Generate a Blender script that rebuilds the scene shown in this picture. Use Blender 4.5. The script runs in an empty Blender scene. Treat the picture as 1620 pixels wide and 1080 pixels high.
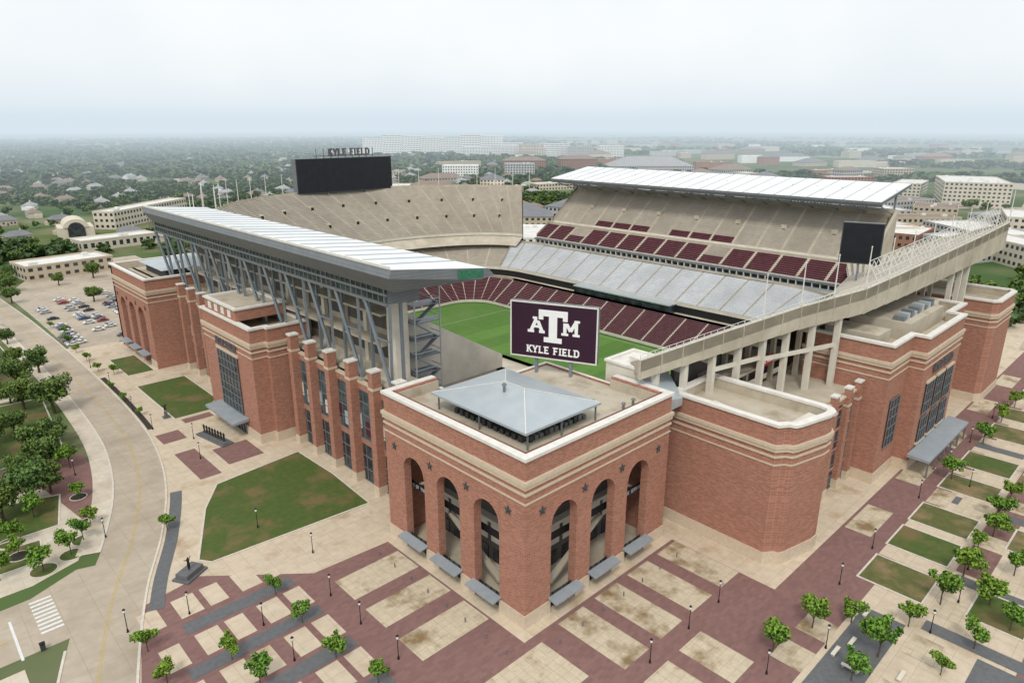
import bpy, math, random
import numpy as np
from mathutils import Vector
random.seed(7); rng=np.random.default_rng(7)
COL=bpy.context.collection
# ------------------------------------------------------------------ materials
MATS={}
def _new(name):
    m=bpy.data.materials.new(name); m.use_nodes=True; nt=m.node_tree
    b=nt.nodes['Principled BSDF']; MATS[name]=m
    g=nt.nodes.new('ShaderNodeNewGeometry')
    return m,nt,b,g
def mixc(nt,fac,a,b,mode='MIX'):
    n=nt.nodes.new('ShaderNodeMix'); n.data_type='RGBA'; n.blend_type=mode
    for s,v in ((0,fac),(6,a),(7,b)):
        if hasattr(v,'is_output'): nt.links.new(v,n.inputs[s])
        else: n.inputs[s].default_value = v if s==0 else (v[0],v[1],v[2],1)
    return n.outputs[2]
def noise(nt,vec,scale,detail=5,lo=.35,hi=.65,rough=.6):
    n=nt.nodes.new('ShaderNodeTexNoise'); n.inputs['Scale'].default_value=scale; n.inputs['Detail'].default_value=min(detail,4)
    n.inputs['Roughness'].default_value=rough
    nt.links.new(vec,n.inputs['Vector'])
    r=nt.nodes.new('ShaderNodeMapRange'); r.inputs[1].default_value=lo; r.inputs[2].default_value=hi
    nt.links.new(n.outputs[0],r.inputs[0]); return r.outputs[0]
def mat(name,c1,c2=None,scale=1.0,rough=.8,metal=0,big=None,bigs=.05,blo=.45,bhi=.7,fine=None,lo=.35,hi=.65,bump=0,spec=.3):
    m,nt,b,g=_new(name); pos=g.outputs['Position']
    c2=c2 or tuple(x*.85 for x in c1)
    col=mixc(nt,noise(nt,pos,scale,6,lo,hi),c1,c2)
    if big: col=mixc(nt,noise(nt,pos,bigs,5,blo,bhi),col,big)
    nt.links.new(col,b.inputs['Base Color'])
    b.inputs['Roughness'].default_value=rough; b.inputs['Metallic'].default_value=metal
    b.inputs['Specular IOR Level'].default_value=spec
    return m
def brickmat(name,c1,c2,mortar,bw=.6,rh=.22,plan=False,dirt=(.2,.1,.07),ms=.02):
    m,nt,b,g=_new(name); pos=g.outputs['Position']
    sp=nt.nodes.new('ShaderNodeSeparateXYZ'); nt.links.new(pos,sp.inputs[0])
    cb=nt.nodes.new('ShaderNodeCombineXYZ')
    if plan: nt.links.new(sp.outputs[0],cb.inputs[0]); nt.links.new(sp.outputs[1],cb.inputs[1])
    else:
        a=nt.nodes.new('ShaderNodeMath'); nt.links.new(sp.outputs[0],a.inputs[0]); nt.links.new(sp.outputs[1],a.inputs[1])
        nt.links.new(a.outputs[0],cb.inputs[0]); nt.links.new(sp.outputs[2],cb.inputs[1])
    t=nt.nodes.new('ShaderNodeTexBrick'); nt.links.new(cb.outputs[0],t.inputs[0])
    t.inputs['Scale'].default_value=1; t.inputs['Brick Width'].default_value=bw; t.inputs['Row Height'].default_value=rh
    t.inputs['Mortar Size'].default_value=ms; t.inputs['Color1'].default_value=(*c1,1); t.inputs['Color2'].default_value=(*c2,1)
    t.inputs['Mortar'].default_value=(*mortar,1); t.inputs['Bias'].default_value=0
    f=nt.nodes.new('ShaderNodeMath'); f.operation='MULTIPLY'; f.inputs[1].default_value=.4
    nt.links.new(noise(nt,pos,1.6,7,.3,.75),f.inputs[0])
    col=mixc(nt,f.outputs[0],t.outputs[0],dirt)
    mm=nt.nodes.new('ShaderNodeMath'); mm.operation='MULTIPLY'; mm.inputs[1].default_value=.3
    nt.links.new(noise(nt,pos,.12,6,.45,.8),mm.inputs[0])
    col=mixc(nt,mm.outputs[0],col,tuple(x*.75 for x in c1))
    nt.links.new(col,b.inputs['Base Color']); b.inputs['Roughness'].default_value=.9; b.inputs['Specular IOR Level'].default_value=.15
brickmat('brick',(.47,.215,.15),(.29,.12,.082),(.48,.34,.26),bw=.8,rh=.27,ms=.03,dirt=(.31,.125,.085))
brickmat('maroon_paver',(.27,.155,.14),(.215,.12,.11),(.21,.14,.13),bw=1.2,rh=.6,plan=True,dirt=(.19,.11,.10),ms=.012)
mat('stone',(.64,.54,.42),(.57,.47,.35),1.5)
mat('coping',(.78,.76,.71),(.68,.65,.6),.6)
mat('membrane',(.56,.50,.40),(.47,.42,.33),.25,big=(.34,.28,.20),bigs=.18,blo=.52,bhi=.72)
mat('tan_pave',(.65,.55,.42),(.57,.48,.355),.6,big=(.40,.29,.17),bigs=.13,blo=.56,bhi=.75)
mat('pan_pave',(.62,.54,.40),(.54,.46,.33),.9,big=(.24,.165,.08),bigs=.16,blo=.50,bhi=.66)
mat('grey_pave',(.15,.155,.16),(.12,.125,.13),1.2)
mat('road_m',(.50,.43,.34),(.44,.375,.29),.5,big=(.37,.31,.24),bigs=.09,blo=.45,bhi=.7)
mat('walk_m',(.66,.59,.48),(.58,.52,.42),.5,big=(.47,.40,.30),bigs=.12)
mat('kerb_m',(.68,.63,.55),(.57,.52,.45),1)
mat('yellow_paint',(.55,.40,.10)); mat('white_paint',(.78,.78,.75),(.62,.62,.6),3)
mat('grass_m',(.085,.125,.025),(.065,.10,.022),.8,big=(.17,.13,.055),bigs=.11,blo=.5,bhi=.66)
mat('grass_brown',(.13,.13,.045),(.09,.11,.03),.8,big=(.24,.175,.09),bigs=.17,blo=.45,bhi=.62)
mat('turf',(.085,.185,.03),(.07,.16,.026),.4,big=(.11,.19,.045),bigs=.06); mat('turf2',(.10,.225,.035),(.085,.195,.03),.4,big=(.13,.22,.05),bigs=.06)
mat('mulch',(.05,.045,.035),(.03,.028,.02),2)
mat('field_white',(.35,.45,.25))
mat('concrete',(.56,.51,.41),(.47,.42,.335),.25,big=(.38,.335,.26),bigs=.07)
mat('concrete_lt',(.70,.67,.58),(.61,.57,.49),.3)
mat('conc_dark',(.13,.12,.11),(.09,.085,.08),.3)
mat('seat_tan',(.50,.455,.385),(.43,.385,.32),.35,big=(.38,.34,.28),bigs=.05)
mat('tread_tan',(.30,.27,.22),(.25,.22,.175),.35)
mat('seat_maroon',(.105,.022,.035),(.08,.017,.027),.5); mat('tread_dark',(.26,.20,.19),(.20,.15,.14),.5)
mat('seat_white',(.66,.68,.70),(.57,.59,.61),.25,big=(.50,.52,.54),bigs=.06); mat('tread_grey',(.46,.47,.48),(.40,.41,.42),.3)
mat('roof_white',(.86,.87,.86),(.78,.80,.80),.15,rough=.5,big=(.66,.70,.72),bigs=.04,blo=.5,bhi=.75)
mat('metal_grey',(.21,.225,.24),(.18,.195,.21),.4,rough=.5,metal=.2)
mat('metal_dark',(.06,.065,.07),(.05,.055,.06),.6,rough=.5)
mat('strut_m',(.25,.285,.32),(.21,.245,.28),.5,rough=.45,metal=.2)
mat('metal_roof',(.47,.52,.54),(.42,.47,.50),.3,rough=.4,metal=.2)
mat('canopy_m',(.35,.39,.42),(.30,.34,.37),.5,rough=.45,metal=.2)
mat('steel_white',(.76,.75,.70),(.66,.65,.6),.6)
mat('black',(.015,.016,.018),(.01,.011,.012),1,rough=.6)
mat('screen_dark',(.018,.020,.026),(.013,.015,.02),.4,rough=.35)
mat('board_maroon',(.040,.012,.030),(.033,.010,.026),.4,rough=.5)
mat('letter_white',(.9,.9,.9),(.85,.85,.85),1); mat('letter_dark',(.13,.12,.13)); mat('letter_grey',(.45,.45,.45))
mat('bronze',(.06,.05,.04),(.03,.028,.025),2,rough=.5,metal=.5)
mat('trunk_m',(.12,.09,.06),(.07,.05,.035),4)
mat('green_led',(.05,.22,.12),(.03,.13,.08),2)
mat('red_sign',(.5,.04,.04))
mat('rubber',(.02,.02,.02))
def glassm(name,c,rough=.12,sp=.6):
    m,nt,b,g=_new(name); pos=g.outputs['Position']
    col=mixc(nt,noise(nt,pos,.35,3,.4,.6),c,tuple(x*2.2+.01 for x in c))
    nt.links.new(col,b.inputs['Base Color']); b.inputs['Roughness'].default_value=rough; b.inputs['Specular IOR Level'].default_value=sp
glassm('glass',(.018,.024,.028)); glassm('glass_art',(.035,.055,.06),.3)
def leafm(name,a,b_):
    m,nt,b,g=_new(name); pos=g.outputs['Position']
    oi=nt.nodes.new('ShaderNodeObjectInfo')
    col=mixc(nt,noise(nt,pos,1.3,4,.35,.65),a,b_)
    mm=nt.nodes.new('ShaderNodeMath'); mm.operation='MULTIPLY'; mm.inputs[1].default_value=.5; nt.links.new(oi.outputs['Random'],mm.inputs[0])
    col=mixc(nt,mm.outputs[0],col,(a[0]*1.6,a[1]*1.1,a[2]*.8))
    nt.links.new(col,b.inputs['Base Color']); b.inputs['Roughness'].default_value=.7; b.inputs['Specular IOR Level'].default_value=.2
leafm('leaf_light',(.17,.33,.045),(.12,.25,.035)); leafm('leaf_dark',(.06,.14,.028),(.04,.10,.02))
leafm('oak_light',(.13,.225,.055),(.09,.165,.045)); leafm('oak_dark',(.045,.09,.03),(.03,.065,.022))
mat('far_leaf',(.10,.165,.065),(.06,.11,.045),.06,big=(.13,.18,.08),bigs=.012)
BW=[('wall_cream',(.66,.60,.49)),('wall_white',(.88,.88,.86)),('wall_brick',(.38,.20,.145)),('wall_tan',(.55,.47,.36)),('wall_grey',(.5,.5,.5))]
for n,c in BW: mat(n,c,tuple(x*.92 for x in c),.1)
for n,c in (('roof_brown',(.28,.22,.18)),('roof_grey',(.38,.38,.39)),('roof_pale',(.74,.73,.70)),('roof_slate',(.21,.22,.24))): mat(n,c,tuple(x*.85 for x in c),.2)
CARC=[('car_white',(.8,.8,.79)),('car_silver',(.45,.46,.48)),('car_black',(.02,.02,.025)),('car_red',(.32,.03,.03)),('car_blue',(.04,.08,.2)),('car_grey',(.15,.16,.17))]
for n,c in CARC:
    m=mat(n,c,c,1,rough=.25,spec=.6)
m,nt,b,g=_new('ground_m'); pos=g.outputs['Position']
c=mixc(nt,noise(nt,pos,.02,8,.4,.6),(.10,.15,.055),(.19,.19,.11))
c=mixc(nt,noise(nt,pos,.004,6,.48,.58),c,(.075,.125,.05))
c=mixc(nt,noise(nt,pos,.0022,5,.58,.66),c,(.27,.26,.17))
nt.links.new(c,b.inputs['Base Color']); b.inputs['Roughness'].default_value=1; b.inputs['Specular IOR Level'].default_value=0
def seams(name,axis,period):
    m=MATS[name]; nt=m.node_tree; b=nt.nodes['Principled BSDF']
    g=nt.nodes.new('ShaderNodeNewGeometry'); sp=nt.nodes.new('ShaderNodeSeparateXYZ'); nt.links.new(g.outputs['Position'],sp.inputs[0])
    d=nt.nodes.new('ShaderNodeMath'); d.operation='PINGPONG'; d.inputs[1].default_value=period/2; nt.links.new(sp.outputs[axis],d.inputs[0])
    l=nt.nodes.new('ShaderNodeMath'); l.operation='LESS_THAN'; l.inputs[1].default_value=period*.1; nt.links.new(d.outputs[0],l.inputs[0])
    old=b.inputs['Base Color'].links[0].from_socket
    mm=nt.nodes.new('ShaderNodeMath'); mm.operation='MULTIPLY'; mm.inputs[1].default_value=.5; nt.links.new(l.outputs[0],mm.inputs[0])
    dk=[x*.45 for x in (.3,.3,.3)]
    nt.links.new(mixc(nt,mm.outputs[0],old,dk),b.inputs['Base Color'])
seams('metal_grey',2,.7)
# joint lines in the paving slabs and the road
def joints(name,px,py,strength,dark):
    m=MATS[name]; nt=m.node_tree; b=nt.nodes['Principled BSDF']
    g=nt.nodes.new('ShaderNodeNewGeometry'); t=nt.nodes.new('ShaderNodeTexBrick'); nt.links.new(g.outputs['Position'],t.inputs[0])
    t.offset=0; t.inputs['Scale'].default_value=1; t.inputs['Brick Width'].default_value=px; t.inputs['Row Height'].default_value=py; t.inputs['Mortar Size'].default_value=.035
    t.inputs['Color1'].default_value=(0,0,0,1);t.inputs['Color2'].default_value=(.22,.22,.22,1);t.inputs['Mortar'].default_value=(1,1,1,1)
    old=b.inputs['Base Color'].links[0].from_socket
    mm=nt.nodes.new('ShaderNodeMath'); mm.operation='MULTIPLY'; mm.inputs[1].default_value=strength; nt.links.new(t.outputs[0],mm.inputs[0])
    nt.links.new(mixc(nt,mm.outputs[0],old,dark),b.inputs['Base Color'])
joints('tan_pave',3.2,3.2,.5,(.26,.20,.14)); joints('pan_pave',1.6,1.6,.5,(.22,.17,.11)); joints('road_m',5,5,.5,(.22,.18,.13)); joints('walk_m',2,2,.35,(.3,.25,.18)); joints('membrane',6,6,.3,(.28,.24,.18)); joints('roof_white',7,3.5,.45,(.40,.44,.47))
# ------------------------------------------------------------------ mesh builder
class MB:
    def __init__(s): s.v=[];s.f=[];s.m=[]
    def poly(s,pts,mat):
        i=len(s.v); s.v+= [tuple(p) for p in pts]; s.f.append(tuple(range(i,i+len(pts)))); s.m.append(mat)
    def hexa(s,P,mat,top=None):
        i=len(s.v); s.v+=[tuple(p) for p in P]
        for k,fc in enumerate(((0,3,2,1),(4,5,6,7),(0,1,5,4),(1,2,6,5),(2,3,7,6),(3,0,4,7))):
            s.f.append(tuple(i+j for j in fc)); s.m.append(top if (top and k==1) else mat)
    def box(s,x0,y0,z0,x1,y1,z1,mat,top=None):
        s.hexa([(x0,y0,z0),(x1,y0,z0),(x1,y1,z0),(x0,y1,z0),(x0,y0,z1),(x1,y0,z1),(x1,y1,z1),(x0,y1,z1)],mat,top)
    def beam(s,p,q,w,d,mat,up=(0,0,1)):
        p=Vector(p);q=Vector(q);a=(q-p).normalized();u=Vector(up)
        if abs(a.dot(u))>.99: u=Vector((1,0,0))
        sd=a.cross(u).normalized(); u=sd.cross(a).normalized()
        sd*=w/2;u*=d/2
        s.hexa([p-sd-u,p+sd-u,p+sd+u,p-sd+u,q-sd-u,q+sd-u,q+sd+u,q-sd+u],mat)
    def cyl(s,p,q,r,r2=None,n=8,mat='black'):
        p=Vector(p);q=Vector(q);r2=r if r2 is None else r2
        a=(q-p).normalized();u=Vector((0,0,1)) if abs(a.z)<.9 else Vector((1,0,0))
        e=a.cross(u).normalized();f=a.cross(e)
        i=len(s.v)
        for k in range(n):
            t=2*math.pi*k/n; d=e*math.cos(t)+f*math.sin(t); s.v.append(tuple(p+d*r)); s.v.append(tuple(q+d*r2))
        for k in range(n):
            k2=(k+1)%n; s.f.append((i+2*k,i+2*k2,i+2*k2+1,i+2*k+1)); s.m.append(mat)
        s.f.append(tuple(i+2*k for k in range(n))); s.m.append(mat)
        s.f.append(tuple(i+2*k+1 for k in reversed(range(n)))); s.m.append(mat)
    def prism(s,P,z0,z1,mat,top=None,cap=True):
        n=len(P)
        for k in range(n):
            a=P[k];b=P[(k+1)%n]; s.poly([(a[0],a[1],z0),(b[0],b[1],z0),(b[0],b[1],z1),(a[0],a[1],z1)],mat)
        if cap: s.poly([(p[0],p[1],z1) for p in P],top or mat)
    def band(s,P,z0,z1,out,inn,mat):
        A=off(P,out);B=off(P,inn);n=len(P)
        for k in range(n):
            j=(k+1)%n; a,b,c,d=A[k],A[j],B[k],B[j]
            s.poly([(*a,z0),(*b,z0),(*b,z1),(*a,z1)],mat); s.poly([(*d,z0),(*c,z0),(*c,z1),(*d,z1)],mat)
            s.poly([(*a,z1),(*b,z1),(*d,z1),(*c,z1)],mat); s.poly([(*b,z0),(*a,z0),(*c,z0),(*d,z0)],mat)
    def obj(s,name,parent=None,smooth=False):
        me=bpy.data.meshes.new(name); me.from_pydata(s.v,[],s.f)
        used=[]
        for x in s.m:
            if x not in used: used.append(x); me.materials.append(MATS[x])
        me.polygons.foreach_set('material_index',[used.index(x) for x in s.m])
        me.update()
        o=bpy.data.objects.new(name,me); COL.objects.link(o)
        if parent: o.parent=parent
        return o
def off(P,d):
    n=len(P);R=[]
    for k in range(n):
        p=Vector(P[k-1]);q=Vector(P[k]);r=Vector(P[(k+1)%n])
        a=(q-p).normalized();b=(r-q).normalized()
        na=Vector((a.y,-a.x));nb=Vector((b.y,-b.x)); m=(na+nb); m/=max(.3,m.length_squared)/2 if m.length_squared>0 else 1
        R.append((q.x+m.x*d,q.y+m.y*d))
    return R
def top(o,label,cat,group=None,kind=None):
    o['label']=label; o['category']=cat
    if group:o['group']=group
    if kind:o['kind']=kind
    return o
def struct(o): o['kind']='structure'; return o
def empty(name,loc=(0,0,0)):
    o=bpy.data.objects.new(name,None); COL.objects.link(o); o.location=loc; o.empty_display_size=.5; return o
GL={'K':(.72,[(.14,0,.14,1),(.16,.42,.62,1),(.3,.56,.66,0)]),'Y':(.74,[(.36,0,.36,.5),(.36,.42,.08,1),(.36,.42,.64,1)]),
'L':(.66,[(.14,0,.14,1),(.14,.08,.6,.08)]),'E':(.68,[(.14,0,.14,1),(.14,.08,.62,.08),(.14,.5,.5,.5),(.14,.92,.6,.92)]),
'F':(.66,[(.14,0,.14,1),(.14,.5,.5,.5),(.14,.92,.6,.92)]),'I':(.36,[(.16,0,.16,1)]),
'D':(.74,[(.14,0,.14,1),(.14,.92,.5,.92),(.5,.92,.64,.7),(.64,.74,.64,.26),(.64,.3,.5,.08),(.14,.08,.5,.08)]),
'H':(.74,[(.12,0,.12,1),(.6,0,.6,1),(.12,.5,.6,.5)]),'O':(.72,[(.12,.2,.12,.8),(.6,.2,.6,.8),(.12,.8,.26,.93),(.6,.8,.46,.93),(.2,.92,.52,.92),(.2,.08,.52,.08),(.12,.2,.26,.07),(.6,.2,.46,.07)]),
'M':(.92,[(.12,0,.12,1),(.78,0,.78,1),(.14,.95,.45,.3),(.76,.95,.45,.3)]),'T':(.7,[(.34,0,.34,1),(.04,.92,.64,.92)]),
'N':(.78,[(.12,0,.12,1),(.64,0,.64,1),(.12,.95,.64,.05)]),'A':(.78,[(.06,0,.36,1),(.66,0,.36,1),(.18,.32,.54,.32)]),
'1':(.5,[(.26,0,.26,1),(.1,.78,.26,.98)]),'2':(.68,[(.1,.78,.24,.94),(.2,.92,.5,.92),(.5,.92,.6,.74),(.6,.76,.12,.12),(.08,.08,.62,.08)]),' ':(.4,[])}
SER={'K':[(.14,0),(.66,0),(.14,1),(.62,1)],'Y':[(.36,0),(.08,1),(.64,1)],'L':[(.14,0),(.14,1)],'E':[(.1,0),(.1,1)],'F':[(.14,0),(.1,1)],'I':[(.16,0),(.16,1)],'D':[(.1,0),(.1,1)],'H':[(.12,0),(.12,1),(.6,0),(.6,1)],'M':[(.12,0),(.78,0),(.1,1),(.8,1)],'N':[(.12,0),(.1,1),(.64,1)],'A':[(.06,0),(.66,0)],'T':[(.34,0)],'1':[(.26,0)]}
def text_w(t): return sum(GL[c][0]+.08 for c in t)-.08
def write(mb,t,center,right,up,h,mat,depth=.15,th=.2,serif=True,xs=1.0):
    right=Vector(right).normalized();up=Vector(up).normalized();n=right.cross(up)
    C=Vector(center)-right*(text_w(t)*h*xs/2)-up*(h/2); x=0;k=0
    P=lambda a,b:C+right*((x+a)*h*xs)+up*(b*h)+n*(k*.004)
    for c in t:
        for (a,b,cx,d) in GL[c][1]:
            k+=1; mb.beam(P(a,b),P(cx,d),th*h,depth,mat,up=n)
        if serif:
            for (a,b) in SER.get(c,[]):
                k+=1; yy=.06 if b==0 else .94
                mb.beam(P(a-.17,yy),P(a+.17,yy),.12*h,depth,mat,up=n)
        x+=GL[c][0]+.08; k=k%8
# ------------------------------------------------------------------ ground + setting
def sheet(name,polys,z,mat,**kw):
    mb=MB()
    for P in polys:
        a=sum(P[i][0]*P[(i+1)%len(P)][1]-P[(i+1)%len(P)][0]*P[i][1] for i in range(len(P)))
        if a<0:P=P[::-1]
        mb.poly([(p[0],p[1],z) for p in P],mat)
    return struct(mb.obj(name))
R=lambda x0,y0,x1,y1:[(x0,y0),(x1,y0),(x1,y1),(x0,y1)]
struct((lambda m:(m.poly([(-9400,-9400,0),(9400,-9400,0),(9400,9400,0),(-9400,9400,0)],'ground_m'),m.obj('ground'))[1])(MB()))
def smooth(pts,n=6):
    out=[]
    for i in range(len(pts)-1):
        p0=pts[max(i-1,0)];p1=pts[i];p2=pts[i+1];p3=pts[min(i+2,len(pts)-1)]
        for k in range(n):
            t=k/n
            out.append(tuple(.5*((2*p1[j])+(-p0[j]+p2[j])*t+(2*p0[j]-5*p1[j]+4*p2[j]-p3[j])*t*t+(-p0[j]+3*p1[j]-3*p2[j]+p3[j])*t**3) for j in (0,1)))
    out.append(pts[-1]); return out
def offl(L,d):
    R_=[]
    for i,p in enumerate(L):
        a=Vector(L[max(i-1,0)]);b=Vector(L[min(i+1,len(L)-1)]);t=(b-a).normalized();R_.append((p[0]-t.y*d,p[1]+t.x*d))
    return R_
def ribbon(mb,L,d0,d1,z,mat,dash=None):
    A=offl(L,d0);B=offl(L,d1)
    for i in range(len(L)-1):
        if dash and i%dash: continue
        mb.poly([(*A[i+1],z),(*B[i+1],z),(*B[i],z),(*A[i],z)],mat)
def ribbox(mb,L,d0,d1,z0,z1,mat):
    A=offl(L,d0);B=offl(L,d1)
    for i in range(len(L)-1):
        mb.poly([(*A[i+1],z1),(*B[i+1],z1),(*B[i],z1),(*A[i],z1)],mat)
        mb.poly([(*A[i+1],z0),(*A[i+1],z1),(*A[i],z1),(*A[i],z0)],mat); mb.poly([(*B[i],z0),(*B[i],z1),(*B[i+1],z1),(*B[i+1],z0)],mat)
RL=smooth([(-75,-40),(-67,-8),(-60,18),(-54,38),(-47,57),(-39.5,73),(-32.5,92),(-28,112),(-25.5,135),(-24.5,175),(-25,240),(-28,320),(-38,470),(-60,700),(-90,1000)],8)
sheet('pavement',[[(-22,-60),(320,-75),(320,60),(240,60),(240,30),(200,0),(-2,0),(-2,0),(-2,230),(-22,225),(-21,160),(-22,120),(-26,100),(-33,82),(-41,62),(-46,50),(-52,30),(-58,10),(-66,-20),(-75,-60)]],.012,'tan_pave')
sheet('pavement',[R(-2,0,240,222)],.006,'tan_pave')
sheet('plaza',[[(-45,50),(-48,38),(-52,24),(-58,4),(-65,-25),(-66,-36),(30,-36),(320,-36),(320,-24),(62,-24),(40,-24),(40,-2.2),(-2.2,-2.2),(-2.2,37),(-18,38),(-34,52)]],.022,'maroon_paver')
pan=[R(-16.5,26,-2.6,33),R(-16.5,16.3,-2.6,22.6),R(-16.5,6,-2.6,12.6),R(-17,-14,0,-4),R(-17,-30,0,-20)]
pan+=[R(x,-17,x+6.4,-3) for x in (5,14.5,24,33.5)]+[R(x,-30,x+6.4,-20.5) for x in (5,14.5)]
sheet('pavement',pan,.042,'pan_pave')
pl=[]
for i,x in enumerate((-44,-33.5,-23)):
    for j,y in enumerate((42,30.5,20,9.5,-1,-11.5,-22)):
        pl.append(R(x-2,y,x+1.2,y+6)); pl.append(R(x+3.6,y,x+7.4,y+6))
sheet('pavement',[p for p in pl if p[1][0]<-17.5],.046,'tan_pave')
sheet('path',[R(-41,37.4,-22,40.4),R(-44,26.8,-22,29.6),R(-47,16,-22,19),R(-47,5.5,-22,8.5),R(-47,-5,-22,-2)],.06,'grey_pave')
sheet('plaza',[R(-20,89,-15,107),R(-12,92,-3,103),R(-20,115,-14,122),R(-11,125,-3,128.5)],.034,'maroon_paver')
def bed(P,name='lawn',m='grass_m',z=.075,k=.35):
    mb=MB(); mb.poly([(p[0],p[1],z) for p in P],m); o=struct(mb.obj(name))
    mb=MB(); mb.band(P,.02,.14,k,0.0,'kerb_m'); struct(mb.obj('kerb'))
bed([(-32,57),(-30.5,54.8),(3,52.5),(4,70),(3.5,86.5),(-18,84),(-24,75)])
bed([(-12,130),(2.5,130),(2.5,165),(-12,165)])
bed([(-11,178),(-3,178),(-3,200),(-11,200)])
def strip(L,d0,d1,name,m,z=.06):
    mb=MB(); ribbon(mb,L,d0,d1,z,m); return struct(mb.obj(name))
SB=[p for p in RL if 50<p[1]<90]; strip(SB,-8.6,-6.2,'path','grey_pave',.066)
SB2=[p for p in RL if 126<p[1]<186]; strip(SB2,-7.4,-5.9,'path','mulch',.07)
mb=MB(); ribbon(mb,RL,-5.2,5.2,.036,'road_m'); struct(mb.obj('road'))
mb=MB(); mb.poly([(-140,62,.03),(-140,50,.03),(-50,50,.03),(-44,68,.03),(-50,70,.03),(-58,66,.03)],'road_m'); struct(mb.obj('road'))
mb=MB(); ribbon(mb,RL,-.22,-.12,.048,'yellow_paint'); ribbon(mb,RL,.12,.22,.048,'yellow_paint'); struct(mb.obj('road_marking'))
mb=MB()
for i in range(9): mb.poly([(x,y,.052) for x,y in R(-58.5,54.2+i*1.25,-55.2,54.8+i*1.25)],'white_paint')
struct(mb.obj('crosswalk_marking'))
mb=MB(); mb.poly([(x,y,.052) for x,y in R(-62,49.4,-61.6,61.5)],'white_paint'); mb.poly([(x,y,.052) for x,y in R(-130,55.6,-63,55.75)],'yellow_paint'); mb.poly([(x,y,.052) for x,y in R(-130,55.9,-63,56.05)],'yellow_paint'); struct(mb.obj('road_marking'))
mb=MB(); ribbox(mb,RL,-5.6,-5.2,0,.15,'kerb_m'); struct(mb.obj('kerb'))
mb=MB(); ribbox(mb,[p for p in RL if p[1]>69],5.2,5.6,0,.15,'kerb_m'); ribbox(mb,[p for p in RL if p[1]<47],5.2,5.6,0,.15,'kerb_m'); struct(mb.obj('kerb'))
mb=MB(); ribbox(mb,[p for p in RL if 69<p[1]<420],5.6,9.5,0,.13,'walk_m'); struct(mb.obj('sidewalk'))
sheet('pavement',[[(-57,70),(-49,73),(-43,90),(-38,110),(-60,112),(-120,112),(-120,70)]],.04,'walk_m')
sheet('plaza',[[(-44,84),(-40.5,94),(-37,108),(-37,124),(-60,126),(-62,112),(-48,110)]],.05,'maroon_paver')
for P in ([(-60,90),(-49,90),(-46,104),(-60,108)],[(-120,128),(-40,128),(-36.5,175),(-120,178)],[(-120,184),(-36,182),(-37,260),(-120,262)],[(-62,78),(-54,78),(-53,86),(-62,87)]): bed([p for p in P])
for (x,y,r) in ((-46.5,80,2),(-49.5,76,2),(-54.5,74,2.2),(-57.5,89,2),(-43,100,1.6),(-57,82.5,1.8),(-44,87,1.6)):
    P=[(x+r*math.cos(t*math.pi/8),y+r*math.sin(t*math.pi/8)) for t in range(16)]
    bed(P,'planting_bed','mulch' if r<2 else 'grass_m',.09,.2)
sheet('path',[R(-120,178.5,-38,181.5)],.045,'walk_m')
sheet('pavement',[R(-85,20,-62,47)],.045,'walk_m'); sheet('plaza',[R(-66,34,-62.5,37),R(-66,26,-62.5,29),R(-72,30,-68,33),R(-72,38,-68,41)],.055,'maroon_paver'); bed(R(-80,36,-74,44))
sheet('car_park',[[(-18,223),(-19,300),(-20,345),(10,420),(60,420),(60,262),(30,235),(28,223)]],.026,'road_m')
mb=MB()
for r in range(5):
    for k in range(40): mb.poly([(x,y,.045) for x,y in R(-16+r*15-5,226+k*2.9,-16+r*15+5,226.12+k*2.9)],'white_paint')
struct(mb.obj('parking_marking'))
bx=[(55,64.5),(70,79.5),(83,92.5),(103,112),(119,129),(143,154),(160,170),(182,196),(205,219)]
for i,(a,b_) in enumerate(bx): bed(R(a,-43.5,b_,-33),m='grass_brown' if i%3!=1 else 'grass_m')
for i,(a,b_) in enumerate(bx):
    if i%2==0: bed(R(a+2,-58,b_+2,-50),m='grass_brown' if i%4 else 'grass_m')
sheet('pavement',[R(x,-43.5,x+4.4,-33) for x in (65.2,80,113,130,137,155.5,172,176.5,198)],.05,'tan_pave')
sheet('pavement',[R(x,-43.5,x+8.6,-38.6) for x in (93.5,)]+[R(x,-36.9,x+8.6,-33) for x in (93.5,)],.05,'pan_pave')
sheet('pavement',[R(a+1,-58,b_+3,-50) for i,(a,b_) in enumerate(bx) if i%2],.05,'tan_pave')
sheet('path',[R(x,-60,x+3.0,-45.6) for x in (48,66,97,115,133,157,175)],.058,'grey_pave')
sheet('path',[R(133.2,-43.5,136.6,-33),R(97,-38.4,101,-37.1)],.058,'grey_pave')
sheet('pavement',[R(x,-50,x+6,-45.2) for x in (26,40,53.5,82,102,121)]+[R(x,-36,x+5.5,-31) for x in (24,33)],.064,'pan_pave')
sheet('path',[R(20,-43.6,47,-37),R(20,-62,47,-54)],.048,'grey_pave')
sheet('plaza',[R(20,-75,320,-59)],.035,'maroon_paver')
sheet('plaza',[R(70,-50,300,-45)],.044,'maroon_paver')
for x0 in (70,100,128,160,190): sheet('pavement',[R(x0,-29.8,x0+13,-24.6)],.04,'pan_pave')
# field
sheet('playing_field',[[(86,36),(144,36),(144,178),(86,178)]],.06,'turf')
sheet('playing_field',[R(90.5,y,139.5,y+9.14) for y in [52.6+18.28*i for i in range(5)]],.075,'turf2')
mb=MB()
for (a,b_,c_,d_) in ((89.9,42,90.2,153.5),(139.5,42,139.8,153.5),(90.5,42,139.4,42.3),(90.5,153.0,139.4,153.3)): mb.poly([(x,y,.095) for x,y in R(a,b_,c_,d_)],'field_white')
struct(mb.obj('field_marking'))
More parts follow.
